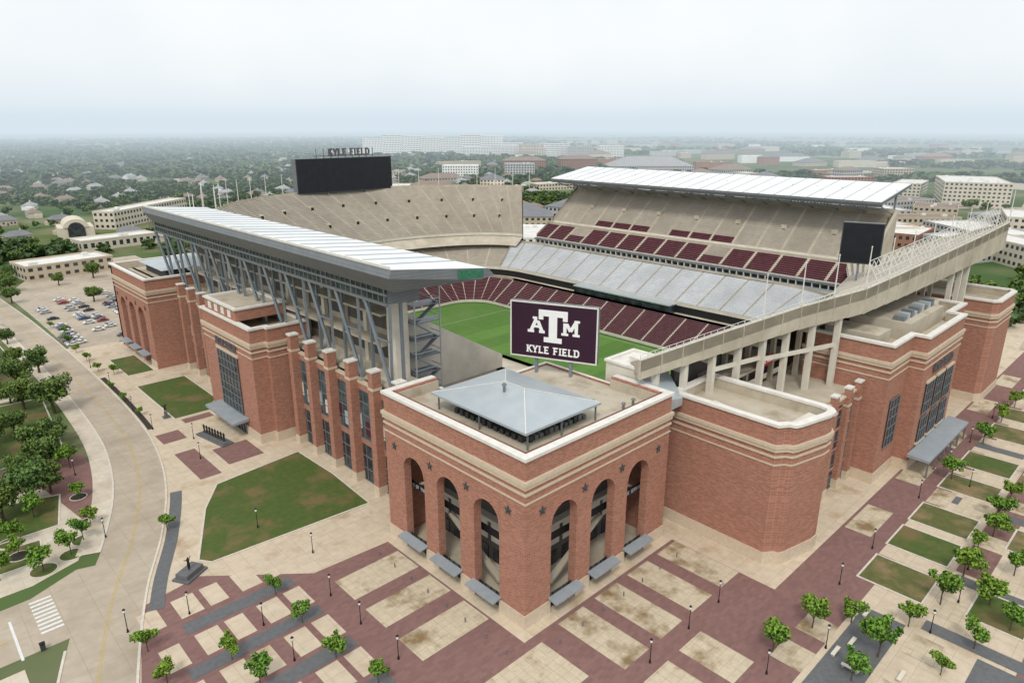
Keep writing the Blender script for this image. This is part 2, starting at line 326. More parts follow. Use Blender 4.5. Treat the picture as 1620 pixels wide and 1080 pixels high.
# ------------------------------------------------------------------ STADIUM
ST=top(empty('stadium'),'huge red brick and concrete football stadium with two roofed stands','stadium')
def archwall(mb,fr,L,ops,z1,th,mat,z0=0):
    N=12
    def q(a,b,c,d,m=mat): mb.poly([fr(*a),fr(*b),fr(*c),fr(*d)],m)
    s=L[0]
    for (a,b,sp) in ops+[(L[1],L[1],0)]:
        for d in (0,th): q((s,z0,d),(a,z0,d),(a,z1,d),(s,z1,d))
        if a<b:
            r=(b-a)/2;c=(a+b)/2
            pts=[(c-r*math.cos(math.pi*k/N),sp+r*math.sin(math.pi*k/N)) for k in range(N+1)]
            for k in range(N):
                p,p2=pts[k],pts[k+1]
                for d in (0,th): q((p[0],p[1],d),(p2[0],p2[1],d),(p2[0],z1,d),(p[0],z1,d))
                q((p[0],p[1],0),(p2[0],p2[1],0),(p2[0],p2[1],th),(p[0],p[1],th))
                k1=1.14;m1=((p[0]-c)*k1+c,(p[1]-sp)*k1+sp);m2=((p2[0]-c)*k1+c,(p2[1]-sp)*k1+sp)
                q((p[0],p[1],-.12),(p2[0],p2[1],-.12),(m2[0],m2[1],-.12),(m1[0],m1[1],-.12),'brick')
                q((m1[0],m1[1],-.12),(m2[0],m2[1],-.12),(m2[0],m2[1],0),(m1[0],m1[1],0),'brick')
                q((p[0],p[1],-.12),(p2[0],p2[1],-.12),(p2[0],p2[1],0),(p[0],p[1],0),'brick')
            for e in (a,b): q((e,z0,0),(e,z0,th),(e,sp,th),(e,sp,0))
        s=b
    q((L[0],z0,0),(L[0],z0,th),(L[0],z1,th),(L[0],z1,0)); q((L[1],z0,0),(L[1],z0,th),(L[1],z1,th),(L[1],z1,0))
def star(name,fr,s,z,r,parent):
    mb=MB(); pts=[]
    for k in range(10):
        a=math.pi/2+k*math.pi/5; rr=r if k%2==0 else r*.42; pts.append((s+rr*math.cos(a),z+rr*math.sin(a)))
    c=fr(s,z,-.32)
    for k in range(10):
        p=pts[k];q=pts[(k+1)%10]; mb.poly([c,fr(p[0],p[1],-.1),fr(q[0],q[1],-.1)],'metal_dark')
        mb.poly([fr(p[0],p[1],-.1),fr(p[0],p[1],.01),fr(q[0],q[1],.01),fr(q[0],q[1],-.1)],'metal_dark')
    return mb.obj(name,parent)
OPS=[(6.1,12.5,17.3),(16.4,22.8,17.3),(26.7,33.1,17.3)]
def openband(mb,A,z0,z1,out,inn,mat):
    n=len(A)
    def o_(d):
        Rr=[]
        for k in range(n):
            q=Vector(A[k]); a=(q-Vector(A[k-1])).normalized() if k>0 else None; b=(Vector(A[k+1])-q).normalized() if k<n-1 else None
            a=a or b;b=b or a
            na=Vector((a.y,-a.x));nb=Vector((b.y,-b.x));m=na+nb;m/=m.length_squared/2; Rr.append((q.x+m.x*d,q.y+m.y*d))
        return Rr
    O=o_(out);I=o_(inn)
    for k in range(n-1):
        a,b,c,d=O[k],O[k+1],I[k],I[k+1]
        mb.poly([(*a,z0),(*b,z0),(*b,z1),(*a,z1)],mat); mb.poly([(*d,z0),(*c,z0),(*c,z1),(*d,z1)],mat)
        mb.poly([(*a,z1),(*b,z1),(*d,z1),(*c,z1)],mat); mb.poly([(*b,z0),(*a,z0),(*c,z0),(*d,z0)],mat)
    for k in (0,n-1): mb.poly([(*O[k],z0),(*I[k],z0),(*I[k],z1),(*O[k],z1)],mat)
def bands(mb,P,h,opn=False):
    f=(lambda *a: openband(mb,*a)) if opn else mb.band
    f(P,h-.5,h+.05,.35,-1.1,'coping')
    f(P,h-5.4,h-4.7,.32,.0,'stone'); f(P,h-4.698,h-4.0,.5,.0,'stone')
    f(P,h-6.6,h-6.2,.22,.0,'stone'); f(P,h-8.2,h-7.9,.14,.0,'stone')
fL=lambda s,z,d:(d,s,z); fF=lambda s,z,d:(s,d,z)
mb=MB()
archwall(mb,fF,(0,39.5),OPS,31.5,1.6,'brick'); archwall(mb,lambda s,z,d:(d,s,z),(1.602,39),OPS,31.5,1.6,'brick')
OP=[(12,39),(0,39),(0,0),(39.5,0),(39.5,13.5)]
mb.box(1.6,37.4,0,12,39,31.4,'brick'); mb.box(37.9,1.6,0,39.5,13.5,31.4,'brick')
mb.box(12.002,32.4,0,39.5,33.4,29.4,'brick','coping'); mb.box(12,33.402,0,12.8,37.38,29.4,'brick','coping'); mb.box(38.7,13.502,0,39.5,32.38,29.5,'brick','coping')
mb.poly([(1.6,1.6,29),(37.9,1.6,29),(37.9,13.5,29),(38.7,13.5,29),(38.7,32.4,29),(12,32.4,29),(12,37.4,29),(1.6,37.4,29)],'membrane'); mb.poly([(1.6,1.6,27.6),(37.9,1.6,27.6),(37.9,32.4,27.6),(1.6,32.4,27.6)],'conc_dark')
openband(mb,[(12,37.38),(1.62,37.38),(1.62,1.62),(37.88,1.62),(37.88,13.5)],29,30.99,0,-.25,'membrane')
bands(mb,OP,31.5,True)
prev=0
for (a,b_,_s) in OPS+[(39.5,0,0)]:
    x0=prev-(.18 if prev==0 else -.02);x1=a+(.18 if a==39.5 else -.02)
    mb.box(x0,-.18,0,x1,0.0-.002,2.6,'stone')
    mb.box(-.18,max(x0,0),0,-.002,min(x1,39),2.6,'stone'); prev=b_
TW=mb.obj('corner_tower',ST); TW['label']='square red brick corner tower with arches on each side'
for s in (3.9,14.45,24.75,36): star('star',fF,s,20.9,.95,TW); star('star',fL,s,20.9,.95,TW)
for (a,b_,_s) in OPS:
    for F in (fF,fL):
        mb=MB(); p=[F(a-.5,2.7,-2.0),F(b_+.5,2.7,-2.0),F(b_+.5,3.0,-.02),F(a-.5,3.0,-.02)]
        q=[(x,y,z+.25) for x,y,z in p]; mb.hexa(p+q,'canopy_m')
        mb.poly([F(a,0,.9),F(b_,0,.9),F(b_,2.9,.9),F(a,2.9,.9)],'glass')
        for k in range(5):
            s_=a+.3+k*(b_-a-.6)/4; mb.beam(F(s_,0,.8),F(s_,2.9,.8),.15,.15,'metal_dark')
        mb.obj('entrance_canopy',TW)
mb=MB()
mb.poly([(1.7,1.7,.08),(38.5,1.7,.08),(38.5,32,.08),(1.7,32,.08)],'membrane')
mb.box(9.0,9.0,0,37.8,10,12,'conc_dark'); mb.box(9,10,0,10,32.3,12,'conc_dark'); mb.box(14,14,12,37.8,15,27,'glass');mb.box(14,15,12,15,32.3,27,'glass')
mb.box(3,7.5,9.5,37.8,9,10.1,'concrete_lt'); mb.box(7.5,9.02,9.5,9,32.3,10.1,'concrete_lt')
for k in range(7):
    mb.beam((13.8,15+k*2.8,12),(13.8,15+k*2.8,27),.2,.2,'steel_white'); mb.beam((15+k*2.8,13.8,12),(15+k*2.8,13.8,27),.2,.2,'steel_white')
for z in (16,20,24): mb.beam((13.7,15,z),(13.7,32,z),.25,.25,'steel_white'); mb.beam((15,13.7,z),(37.5,13.7,z),.25,.25,'steel_white')
for k in range(6): mb.box(8.85,11+k*4,.1,8.98,13.6+k*4,3,'glass'); mb.box(11+k*4,8.85,.1,13.6+k*4,8.98,3,'glass'); mb.box(8.8,11+k*4,4.4,8.98,14+k*4,8.6,'concrete_lt'); mb.box(11+k*4,8.8,4.4,14+k*4,8.98,8.6,'concrete_lt')
mb.beam((4,10,2),(4,24,9.8),1.2,.5,'concrete'); mb.beam((10,4,2),(24,4,9.8),1.2,.5,'concrete')
mb.beam((4,37,9.8),(4,26,17),1.2,.5,'concrete'); mb.beam((37,4,9.8),(26,4,17),1.2,.5,'concrete')
mb.obj('atrium',TW)
mb=MB(); mb.box(2.7,3,11.6,2.9,36.5,13.0,'black'); mb.box(3,2.7,11.6,37,2.9,13.0,'black')
write(mb,'HOME OF THE 12TH MAN',(2.6,30.5,12.3),(0,-1,0),(0,0,1),.75,'letter_grey',.08,serif=False,th=.17)
write(mb,'HOME OF THE 12TH MAN',(30.5,2.6,12.3),(1,0,0),(0,0,1),.75,'letter_grey',.08,serif=False,th=.17)
mb.obj('banner',TW)
mb=MB(); x0,y0,x1,y1,z=5,5,24,30,32.4
a=(x0,y0,z);b_=(x1,y0,z);c_=(x1,y1,z);d=(x0,y1,z);r1=(14.5,15,34.8);r2=(14.5,20,34.8)
mb.poly([a,b_,r1],'metal_roof');mb.poly([b_,c_,r2,r1],'metal_roof');mb.poly([c_,d,r2],'metal_roof');mb.poly([d,a,r1,r2],'metal_roof')
mb.band([(x0,y0),(x1,y0),(x1,y1),(x0,y1)],z-.4,z+.02,.12,-.4,'metal_roof')
for p,q in ((a,r1),(b_,r1),(c_,r2),(d,r2),(r1,r2)): mb.beam(Vector(p)+Vector((0,0,.06)),Vector(q)+Vector((0,0,.06)),.16,.08,'coping')
mb.obj('hip_roof',TW)
mb=MB()
mb.box(9,9,29,20,26,30.6,'metal_dark')
for k in range(12):
    mb.box(8+k*1.25,7.0,29.01,8.8+k*1.25,7.9,29.8+random.random()*.7,'metal_grey' if k%3 else 'metal_dark'); mb.box(21,8+k*1.5,29.01,22,8.9+k*1.5,29.8+random.random()*.7,'metal_dark' if k%2 else 'metal_grey')
    mb.box(7,8+k*1.55,29.01,7.9,8.9+k*1.55,29.8+random.random()*.5,'metal_dark')
for x,y in ((5.8,5.4),(23.2,5.4),(5.8,29),(23.2,29),(14,5.3),(5.4,17)): mb.box(x-.12,y-.12,29,x+.12,y+.12,32.1,'metal_grey')
mb.obj('roof_plant',TW)
for (x,y) in ((28,10),(31,5),(27,28),(10,34.5),(34,5)):
    mb=MB(); mb.cyl((x,y,29),(x,y,30.1),.25,.25,8,'metal_grey'); mb.cyl((x,y,30.1),(x,y,30.4),.5,.3,8,'metal_grey'); mb.obj('roof_vent',TW)
mb=MB(); mb.cyl((12,17.6,34.2),(12,17.6,35.4),.25,.25,8,'metal_grey'); mb.cyl((12,17.6,35.4),(12,17.6,35.8),.5,.3,8,'metal_grey'); mb.obj('roof_vent',TW)
def block(P,h,name='brick_wall',label=None,deck=2.6,b=True,parent=ST):
    mb=MB(); mb.prism(P,0,h,'brick',cap=False)
    mb.poly([(p[0],p[1],h-deck) for p in off(P,-.9)],'membrane')
    mb.band(P,h-deck-.1,h-.5,-.01,-.95,'membrane')
    bands(mb,P,h); mb.band(P,0,2.6,.2,0,'stone')
    o=mb.obj(name,parent)
    if label:o['label']=label
    return o
def glaz(mb,fr,s0,s1,z0,z1,nx,nz,m='glass',w=.18):
    mb.poly([fr(s0,z0,0),fr(s1,z0,0),fr(s1,z1,0),fr(s0,z1,0)],m)
    for k in range(nx+1):
        s=s0+(s1-s0)*k/nx; mb.beam(fr(s,z0,-.1),fr(s,z1,-.1),w,w,'metal_grey')
    for k in range(nz+1):
        z=z0+(z1-z0)*k/nz; mb.beam(fr(s0,z,-.12),fr(s1,z,-.12),w,w*1.1,'metal_grey')
A=block([(45.8,4),(45.4,-18.6),(47.2,-19.8),(47.6,-20.8),(48.6,-21.2),(56.6,-23.0),(58.8,-23),(60.2,-22),(60.8,-20),(60.8,4)],29)
mb=MB(); mb.box(45,5,0,80,9,26,'conc_dark')
glaz(mb,lambda s,z,d:(s,4.2+d,z),39.6,45.8,0,27,3,8); mb.obj('glazed_wall',ST)
def piers(fr,s_list,h,w,dep,name='brick_pier'):
    for s in s_list:
        mb=MB(); 
        p=[fr(s-w/2,0,-dep),fr(s+w/2,0,-dep),fr(s+w/2,0,0),fr(s-w/2,0,0)]
        xs=[a[0] for a in p];ys=[a[1] for a in p];P=R(min(xs),min(ys),max(xs),max(ys))
        mb.prism(P,0,h,'brick'); mb.band(P,h,h+.4,.15,-.6,'coping'); mb.poly([(x,y,h+.3) for x,y in P],'coping'); mb.band(P,h-4.2,h-3.6,.1,0,'stone'); mb.band(P,0,2.2,.1,0,'stone'); mb.obj(name,ST)
fN=lambda s,z,d:(s,-15.5+d,z)
mb=MB(); mb.prism([(60.8,-15),(93,-15),(93,2),(60.8,2)],0,22,'conc_dark','concrete')
glaz(mb,fN,61,92.8,.2,21,12,7,'glass'); mb.box(61,-15.9,21.2,92.8,-15.3,22.4,'brick'); mb.box(61,-16.1,22.4,92.8,-15.2,22.9,'stone')
for k in range(4): mb.box(61+.2,-15.75,4.8+k*5,92.8,-15.6,5.4+k*5,'brick')
mb.obj('glazed_facade',ST)
piers(fN,(63,70.5,78,85.5,91.4),24.5,1.9,1.2)
mb=MB(); mb.prism([(148,-15),(168,-15),(168,2),(148,2)],0,26,'conc_dark','concrete')
glaz(mb,fN,148.2,167.8,.2,24,8,7); mb.box(148,-15.9,24.1,168,-15.3,26,'brick'); mb.obj('glazed_facade',ST)
piers(fN,(152,158,164),26.5,1.8,1.2)
PB=[(93,-2),(93,-21.5),(106,-21.5),(106,-24.8),(135,-24.8),(135,-21.5),(148,-21.5),(148,-2)]
B=block(PB,34,label='tall red brick entrance block with stone cornice')
mb=MB(); mb.box(108,-20,34-2.6,133,-6,35.6,'concrete','membrane'); mb.box(96,-17,31.4,104,-5,34.6,'concrete','membrane'); mb.box(137,-16,31.4,144,-5,35,'concrete_lt','membrane')
for k in range(9): mb.box(109+k*2.6,-18,35.61,110.6+k*2.6,-15.5,36.6+.4*(k%3),'metal_roof' if k%2 else 'metal_grey')
mb.obj('roof_penthouse',B)
fB=lambda s,z,d:(s,-25.05+d,z)
for (a,b_) in ((110,115.5),(117.8,123.2),(125.5,131)):
    mb=MB(); glaz(mb,fB,a,b_,6.2,12.4,3,2); glaz(mb,fB,a,b_,13.6,21.5,3,3); mb.box(a-.4,-25.3,5.6,b_+.4,-24.82,6.15,'stone'); mb.box(a-.4,-25.3,21.55,b_+.4,-24.82,22.1,'stone'); mb.obj('window',B)
for (a,b_) in ((96.5,102.5),(138.5,145)):
    mb=MB(); glaz(mb,lambda s,z,d:(s,-21.75+d,z),a,b_,8,20,3,5); mb.obj('window',B)
mb=MB(); mb.hexa([(104,-30,4.2),(137,-30,4.2),(137,-25.1,4.4),(104,-25.1,4.4),(104,-30,4.8),(137,-30,4.8),(137,-25.1,5.2),(104,-25.1,5.2)],'canopy_m')
for k in range(6): mb.beam((105+k*6.2,-29.6,0),(105+k*6.2,-29.6,4.2),.35,.35,'metal_grey')
mb.obj('entrance_canopy',B)
mb=MB(); write(mb,'KYLE FIELD',(120.5,-25.2,24.6),(1,0,0),(0,0,1),2.1,'letter_dark',.25); mb.obj('lettering',B)
block([(168,2),(168,-24),(170,-25.5),(188,-25.5),(190,-24),(190,2)],31.5,'corner_tower','red brick square corner tower at the far end')
def tier(mb,inn,out,z0,z1,rows,seat,tread,aisle='concrete_lt',secs=None,base=0,side=True,mf=None):
    n=len(inn)
    Z0=z0 if isinstance(z0,(list,tuple)) else [z0]*n; Z1=z1 if isinstance(z1,(list,tuple)) else [z1]*n
    for i in range(n-1):
        sm,tm=(aisle,aisle) if (secs and secs[i]==0) else (seat,tread)
        def P(j,t,dz=0):
            a=inn[j];b=out[j]; return (a[0]+(b[0]-a[0])*t,a[1]+(b[1]-a[1])*t)
        for r in range(rows):
            s2,t2=(sm,tm)
            if mf and sm==seat:
                k=mf(i,r); 
                if k: s2,t2=k
            t0=r/rows;t1=(r+1)/rows;tm_=(t0*.45+t1*.55)
            za=[Z0[j]+(Z1[j]-Z0[j])*(r)/rows for j in(i,i+1)];zb=[Z0[j]+(Z1[j]-Z0[j])*(r+1)/rows for j in(i,i+1)]
            a,b=P(i,t0),P(i+1,t0);c,d=P(i,tm_),P(i+1,tm_);e,f=P(i,t1),P(i+1,t1)
            mb.poly([(*a,za[0]),(*b,za[1]),(*b,zb[1]),(*a,zb[0])],s2 if s2!=aisle else 'concrete')
            mb.poly([(*a,zb[0]),(*b,zb[1]),(*d,zb[1]),(*c,zb[0])],s2)
            mb.poly([(*c,zb[0]),(*d,zb[1]),(*f,zb[1]),(*e,zb[0])],t2)
        a,b=inn[i],inn[i+1]; mb.poly([(*a,Z0[i]-1.3),(*b,Z0[i+1]-1.3),(*b,Z0[i+1]+.02),(*a,Z0[i]+.02)],'concrete_lt')
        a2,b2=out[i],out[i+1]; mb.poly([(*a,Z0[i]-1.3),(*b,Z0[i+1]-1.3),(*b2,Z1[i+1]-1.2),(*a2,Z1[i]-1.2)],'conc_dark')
        mb.poly([(*a2,Z1[i]-1.2),(*b2,Z1[i+1]-1.2),(*b2,Z1[i+1]+1.1),(*a2,Z1[i]+1.1)],'concrete')
    if side:
        for j in (0,n-1):
            a=inn[j];b=out[j]; mb.poly([(*a,Z0[j]-1.3),(*a,Z0[j]+1.3),(*b,Z1[j]+1.5),(*b,Z1[j]-1.2)],'concrete')
def secY(y0,y1,w=8.2,a=1.1):
    ys=[y0];s=[];y=y0
    while y<y1-.5:
        y2=min(y+w,y1); ys.append(y2);s.append(1)
        if y2+a<y1: ys.append(y2+a);s.append(0)
        y=y2+a
    return ys,s
def straightE(name,x0,x1,z0,z1,rows,seat,tread,y0,y1,w=8.2,mf=None,label=None):
    ys,s=secY(y0,y1,w); mb=MB()
    tier(mb,[(x0,y) for y in ys],[(x1,y) for y in ys],z0,z1,rows,seat,tread,secs=s,mf=mf)
    o=mb.obj(name,ST)
    if label:o['label']=label
    return o
def rr(o,seg,rad=14):
    x0,x1,y0,y1=88-o,142+o,38-o,178+o; r=rad+o*.9
    cs={'NE':(x1-r,y0+r,-90),'SE':(x1-r,y1-r,0),'SW':(x0+r,y1-r,90),'NW':(x0+r,y0+r,180)}
    out=[]
    cx,cy,a0=cs[seg]
    for k in range(13):
        a=math.radians(a0+90*k/12); out.append((cx+r*math.cos(a),cy+r*math.sin(a)))
    return out
def path(o):
    ne,se,sw,nw=[rr(o,k) for k in ('NE','SE','SW','NW')]
    L=[]
    def lin(p,q,n): return [(p[0]+(q[0]-p[0])*k/n,p[1]+(q[1]-p[1])*k/n) for k in range(1,n)]
    L+=ne+lin(ne[-1],se[0],24)+se+lin(se[-1],sw[0],6)+sw+lin(sw[-1],nw[0],24)+nw+lin(nw[-1],ne[0],6)+[ne[0]]
    return L
def narrow(L0,L1,n=2,a=.13):
    A=[L0[0]];B=[L1[0]];S=[]
    for i in range(len(L0)-1):
        if i%n==n-1:
            f=lambda p,q:(q[0]+(p[0]-q[0])*a,q[1]+(p[1]-q[1])*a)
            A.append(f(L0[i],L0[i+1]));B.append(f(L1[i],L1[i+1]));S.append(1)
            A.append(L0[i+1]);B.append(L1[i+1]);S.append(0)
        else: A.append(L0[i+1]);B.append(L1[i+1]);S.append(1)
    return A,B,S
p0=path(0);p1=path(14); mb=MB()
a_,b_,s_=narrow(p0,p1)
tier(mb,a_,b_,1.6,9.5,16,'seat_maroon','tread_dark',secs=s_,side=False)
o=mb.obj('seating_tier',ST); o['label']='lower maroon seating ring beside the field'
p2=path(20);p3=path(38)
def sub(L0,L1,i0,i1): return narrow(L0[i0:i1],L1[i0:i1])
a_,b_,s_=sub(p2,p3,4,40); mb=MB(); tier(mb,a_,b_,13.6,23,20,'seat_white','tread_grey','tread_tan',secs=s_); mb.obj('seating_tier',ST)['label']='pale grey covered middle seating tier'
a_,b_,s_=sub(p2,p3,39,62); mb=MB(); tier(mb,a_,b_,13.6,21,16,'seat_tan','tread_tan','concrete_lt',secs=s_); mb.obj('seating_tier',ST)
a_,b_,s_=sub(p2,p3,61,78); mb=MB(); tier(mb,a_,b_,13.6,22,16,'seat_tan','tread_tan','concrete_lt',secs=s_); mb.obj('seating_tier',ST)
mb=MB(); q=path(14);q2=path(20)
for i in range(len(q)-1):
    mb.poly([(*q[i],9.5),(*q[i+1],9.5),(*q[i+1],10.6),(*q[i],10.6)],'concrete_lt')
    mb.poly([(*q[i],9.4),(*q[i+1],9.4),(*q2[i+1],9.4),(*q2[i],9.4)],'concrete')
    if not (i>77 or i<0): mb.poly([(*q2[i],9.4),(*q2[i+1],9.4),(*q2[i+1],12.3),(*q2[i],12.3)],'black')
mb.obj('concourse',ST)
mb=MB(); mb.box(180,22,22.6,183,176,23.2,'concrete_lt'); mb.box(182,22,23.2,182.5,176,26,'glass'); mb.box(180.2,22,23.2,180.5,176,24.1,'metal_roof')
mb.box(181,22,25.4,183,176,26,'metal_grey')
for k in range(52): mb.box(181,22+k*3,23.3,182,22.25+k*3,25.4,'steel_white')
mb.box(157.5,78,9.6,163.5,128,12.6,'glass','metal_roof'); mb.box(156.8,78,12.65,165,128,13.1,'metal_roof')
mb.box(192.2,22,32,195,176,32.4,'concrete_lt')
mb.obj('suite_level',ST)
def mfm(i,r):
    h=(i*37+11)%7
    return ('seat_tan','tread_tan') if (h==3 and r>3) else None
straightE('seating_tier',182.6,192,26.6,32,9,'seat_maroon','tread_dark',20,176,9.5,mf=mfm,label='maroon mid level seating tier')
def mfu(i,r): return ('seat_maroon','tread_dark') if (r<4 and i in (10,12,14,18,20,22)) else None
straightE('seating_tier',195,213,33.5,48.3,26,'seat_tan','tread_tan',22,176,9.5,mf=mfu,label='steep upper seating tier of tan benches')
mb=MB()
for k in range(7):
    y=36+k*20; mb.box(203,y,38.5,206.5,y+2.4,42.2,'concrete'); mb.box(203-.02,y+.4,38.9,203.1,y+2,40.6,'black')
mb.box(213.2,20,0,214.5,178,50.5,'concrete'); mb.box(195,19.4,0,213.2,20.2,33,'concrete')
mb.hexa([(195,19.3,31),(213.4,19.3,31),(213.4,20.3,31),(195,20.3,31),(195,19.3,34.8),(213.4,19.3,50.4),(213.4,20.3,50.4),(195,20.3,34.8)],'concrete')
mb.box(183,176.2,0,213.1,177.4,26,'concrete_lt'); mb.box(196,176.2,26.01,213.1,177.4,33,'concrete_lt')
mb.obj('upper_stand_wall',ST)
def roof_slab(name,xf,xb,zf,zb,y0,y1,label):
    mb=MB(); sx=1 if xb>xf else -1
    mb.hexa([(xf,y0,zf),(xb,y0,zb),(xb,y1,zb),(xf,y1,zf),(xf,y0,zf+.9),(xb,y0,zb+.9),(xb,y1,zb+.9),(xf,y1,zf+.9)],'metal_grey','roof_white')
    n=24
    for k in range(n+1):
        y=y0+(y1-y0)*k/n; mb.beam((xf,y,zf+.98),(xb,y,zb+.98),.3,.2,'metal_roof')
    o=mb.obj(name,ST); o['label']=label; 
    mb=MB()
    n=16
    for k in range(n+1):
        y=y0+1+(y1-y0-2)*k/n
        mb.beam((xf+sx*.5,y,zf-.3),(xb-sx*4,y,zb-1.2),.5,.8,'strut_m'); mb.beam((xf+sx*1,y,zf-.4),(xb-sx*12,y,zf-5),.35,.35,'strut_m')
        mb.beam((xb-sx*12,y,zf-6),(xb-sx*12,y,zb-1),.6,.6,'strut_m')
    mb.beam((xf+sx*1,y0,zf-.5),(xf+sx*1,y1,zf-.5),.6,1.0,'metal_grey'); mb.beam((xf+sx*3,y0,zf-2),(xf+sx*3,y1,zf-2),.4,.4,'metal_grey')
    mb.obj('roof_truss',o)
    return o
roof_slab('roof',197,226,53.4,58.2,20,180,'long white metal stand roof over tan benches')
def ell(ax_,by,n,cx=115,cy=178,t0=0,t1=180): return [(cx+ax_*math.cos(math.radians(t0+(t1-t0)*k/n)),cy+by*math.sin(math.radians(t0+(t1-t0)*k/n))) for k in range(n+1)]
i_=ell(63,38,46,t0=5)+[(52,170)];o_=ell(85,72,46,t0=18)+[(30,170)]
a_,b_,s_=narrow(i_,o_,2,.14); mb=MB(); tier(mb,a_,b_,27.5,48.5,34,'seat_tan','tread_tan','concrete_lt',secs=s_)
mb.obj('seating_tier',ST)['label']='curved tan concrete upper bowl seating'
mb=MB()
ii=ell(63.6,38.6,48,t0=5);jj=ell(58,33,48,t0=5);oo=ell(86,73,48,t0=18)
for i in range(48):
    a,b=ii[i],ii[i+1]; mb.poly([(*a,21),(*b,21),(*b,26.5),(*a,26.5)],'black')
    mb.poly([(*a,26.2),(*b,26.2),(*jj[i+1],22),(*jj[i],22)],'concrete')
    a,b=oo[i],oo[i+1]; mb.poly([(*a,0),(*b,0),(*b,47.5),(*a,47.5)],'concrete')
    mb.beam((*oo[i],46),(*oo[i],49.6),.5,.5,'concrete')
    if i%4==2:
        t=math.radians(18+162*(i+.5)/48)
        for f in (.35,.7):
            x=115+(63+22*f)*math.cos(t);y=178+(38+34*f)*math.sin(t);z=27.5+21*f; mb.box(x-1.1,y-1.1,z-2,x+1.1,y+1.1,z+1.3,'concrete'); mb.box(x-.7,y-1.15,z-1,x+.7,y-1.11,z+.9,'black')
a=ii[0];b=oo[0]; mb.poly([(*a,0),(*b,0),(*b,47.4),(*a,26.2)],'concrete_lt')
mb.obj('bowl_structure',ST)
# west stand
YW=58
ysW,sW=secY(YW,176)
mb=MB(); tier(mb,[(47,y) for y in ysW],[(19,y) for y in ysW],22.2,38.5,30,'seat_tan','tread_tan','concrete_lt',secs=sW); mb.obj('seating_tier',ST)
mb=MB(); mb.box(17.5,YW-1,0,18.8,178,47,'concrete'); mb.box(18.9,YW-1,0,46,YW,21,'concrete')
mb.hexa([(19,YW-1.1,20),(48,YW-1.1,20),(48,YW-.1,20),(19,YW-.1,20),(19,YW-1.1,40.0),(48,YW-1.1,23.4),(48,YW-.1,23.4),(19,YW-.1,40.0)],'concrete_lt')
mb.box(9.6,41,25.4,17.4,178,26,'concrete'); mb.box(9.6,41,13,17.4,178,13.6,'concrete')
for z in (33,40): mb.box(12.5,YW,z,17.4,178,z+.5,'concrete'); mb.box(17.3,YW+1,z-5,17.45,177,z-1.2,'conc_dark')
for k in range(12): mb.box(16.2,60+k*10,26,17.25,61.4+k*10,46,'concrete_lt')
mb.obj('west_stand_wall',ST)
mb=MB()
Y1=186
prof=[(6.2,49.2),(3.6,52.6),(4.2,54.3),(24.8,52.4),(26.3,50.8),(23,50.2)]
yc=lambda x:40.2-(x-4.2)*.2
F0=[(x,yc(x)+(3 if i==0 else 0),z) for i,(x,z) in enumerate(prof)];F1=[(x,Y1,z) for x,z in prof]
mm=['metal_grey','metal_grey','roof_white','metal_grey','metal_grey','metal_grey']
for k in range(6):
    j=(k+1)%6; mb.poly([F0[k],F1[k],F1[j],F0[j]],mm[k])
mb.poly(F0,'metal_grey');mb.poly(F1[::-1],'metal_grey')
for k in range(1,23):
    y=40+k*6.6
    mb.beam((4.6,y,54.36),(24.8,y,52.5),.2,.16,'metal_roof')
mb.beam((4.3,41,54.5),(4.3,Y1,54.5),.5,.5,'coping')
WR=mb.obj('roof',ST); WR['label']='long white topped roof with deep grey louvred fascia'
mb=MB(); Y0=39
mb.poly([(6.8,Y0+7,46.0),(6.8,Y1,46.0),(6.8,Y1,49.3),(6.8,Y0+7,49.3)],'glass'); mb.poly([(6.8,Y0+7,46.0),(16,Y0+9,45.0),(16,Y1,45.0),(6.8,Y1,46.0)],'metal_grey')
mb.poly([(6.8,Y0+7,46.0),(6.8,Y0+7,49.3),(16,Y0+9,49.3),(16,Y0+9,45.0)],'metal_grey')
mb.beam((6.7,Y0+7,45.9),(6.7,Y1,45.9),.5,.6,'metal_grey')
for k in range(70): mb.beam((6.7,Y0+8+k*2.1,46.0),(6.7,Y0+8+k*2.1,49.2),.35 if k%6==0 else .14,.2,'metal_grey' )
mb.box(6.5,Y0+7,47.6,6.72,Y1,48.1,'metal_grey')
mb.obj('press_box',WR)
for k in range(12):
    y=50+k*12
    mb=MB()
    mb.beam((9.4,y,25.5),(6.8,y-4.6,46),.62,.62,'strut_m'); mb.beam((9.4,y,25.5),(6.8,y+4.6,46),.62,.62,'strut_m')
    mb.beam((12.5,y,26),(12.5,y,45.3),.6,.6,'strut_m')
    mb.beam((7.9,y-2.6,37.5),(7.9,y+2.6,37.5),.28,.28,'strut_m')
    mb.box(8.4,y-.8,24.6,10.6,y+.8,25.7,'concrete')
    mb.obj('roof_strut',WR)
mb=MB(); mb.hexa([(18,37.25,50.9),(23.6,36.15,50.7),(23.6,36.15,50.69),(18,37.25,50.89),(18,37.2,52.7),(23.6,36.1,52.3),(23.6,36.2,52.3),(18,37.3,52.7)],'green_led'); mb.obj('display_panel',WR)
mb=MB(); mb.box(13.5,YW-4,0,17,YW-1.02,46,'concrete_lt')
for k in range(9):
    z=10+k*4; 
    mb.box(18,YW-5,z,25,YW-1.2,z+.25,'strut_m'); mb.beam((18.5 if k%2 else 24.5,YW-4.4,z+.2),(24.5 if k%2 else 18.5,YW-4.4,z+4.1),1.2,.25,'strut_m')
    mb.box(18,YW-5.1,z+1.1,25,YW-5,z+1.3,'metal_roof'); mb.box(17.9,YW-5,z+1.1,18,YW-1.3,z+1.3,'metal_roof'); mb.box(25,YW-5,z+1.1,25.1,YW-1.3,z+1.3,'metal_roof')
for x in (18,25): mb.box(x-.15,YW-5.2,0,x+.15,YW-5.0,47,'metal_roof')
mb.obj('stair',ST)
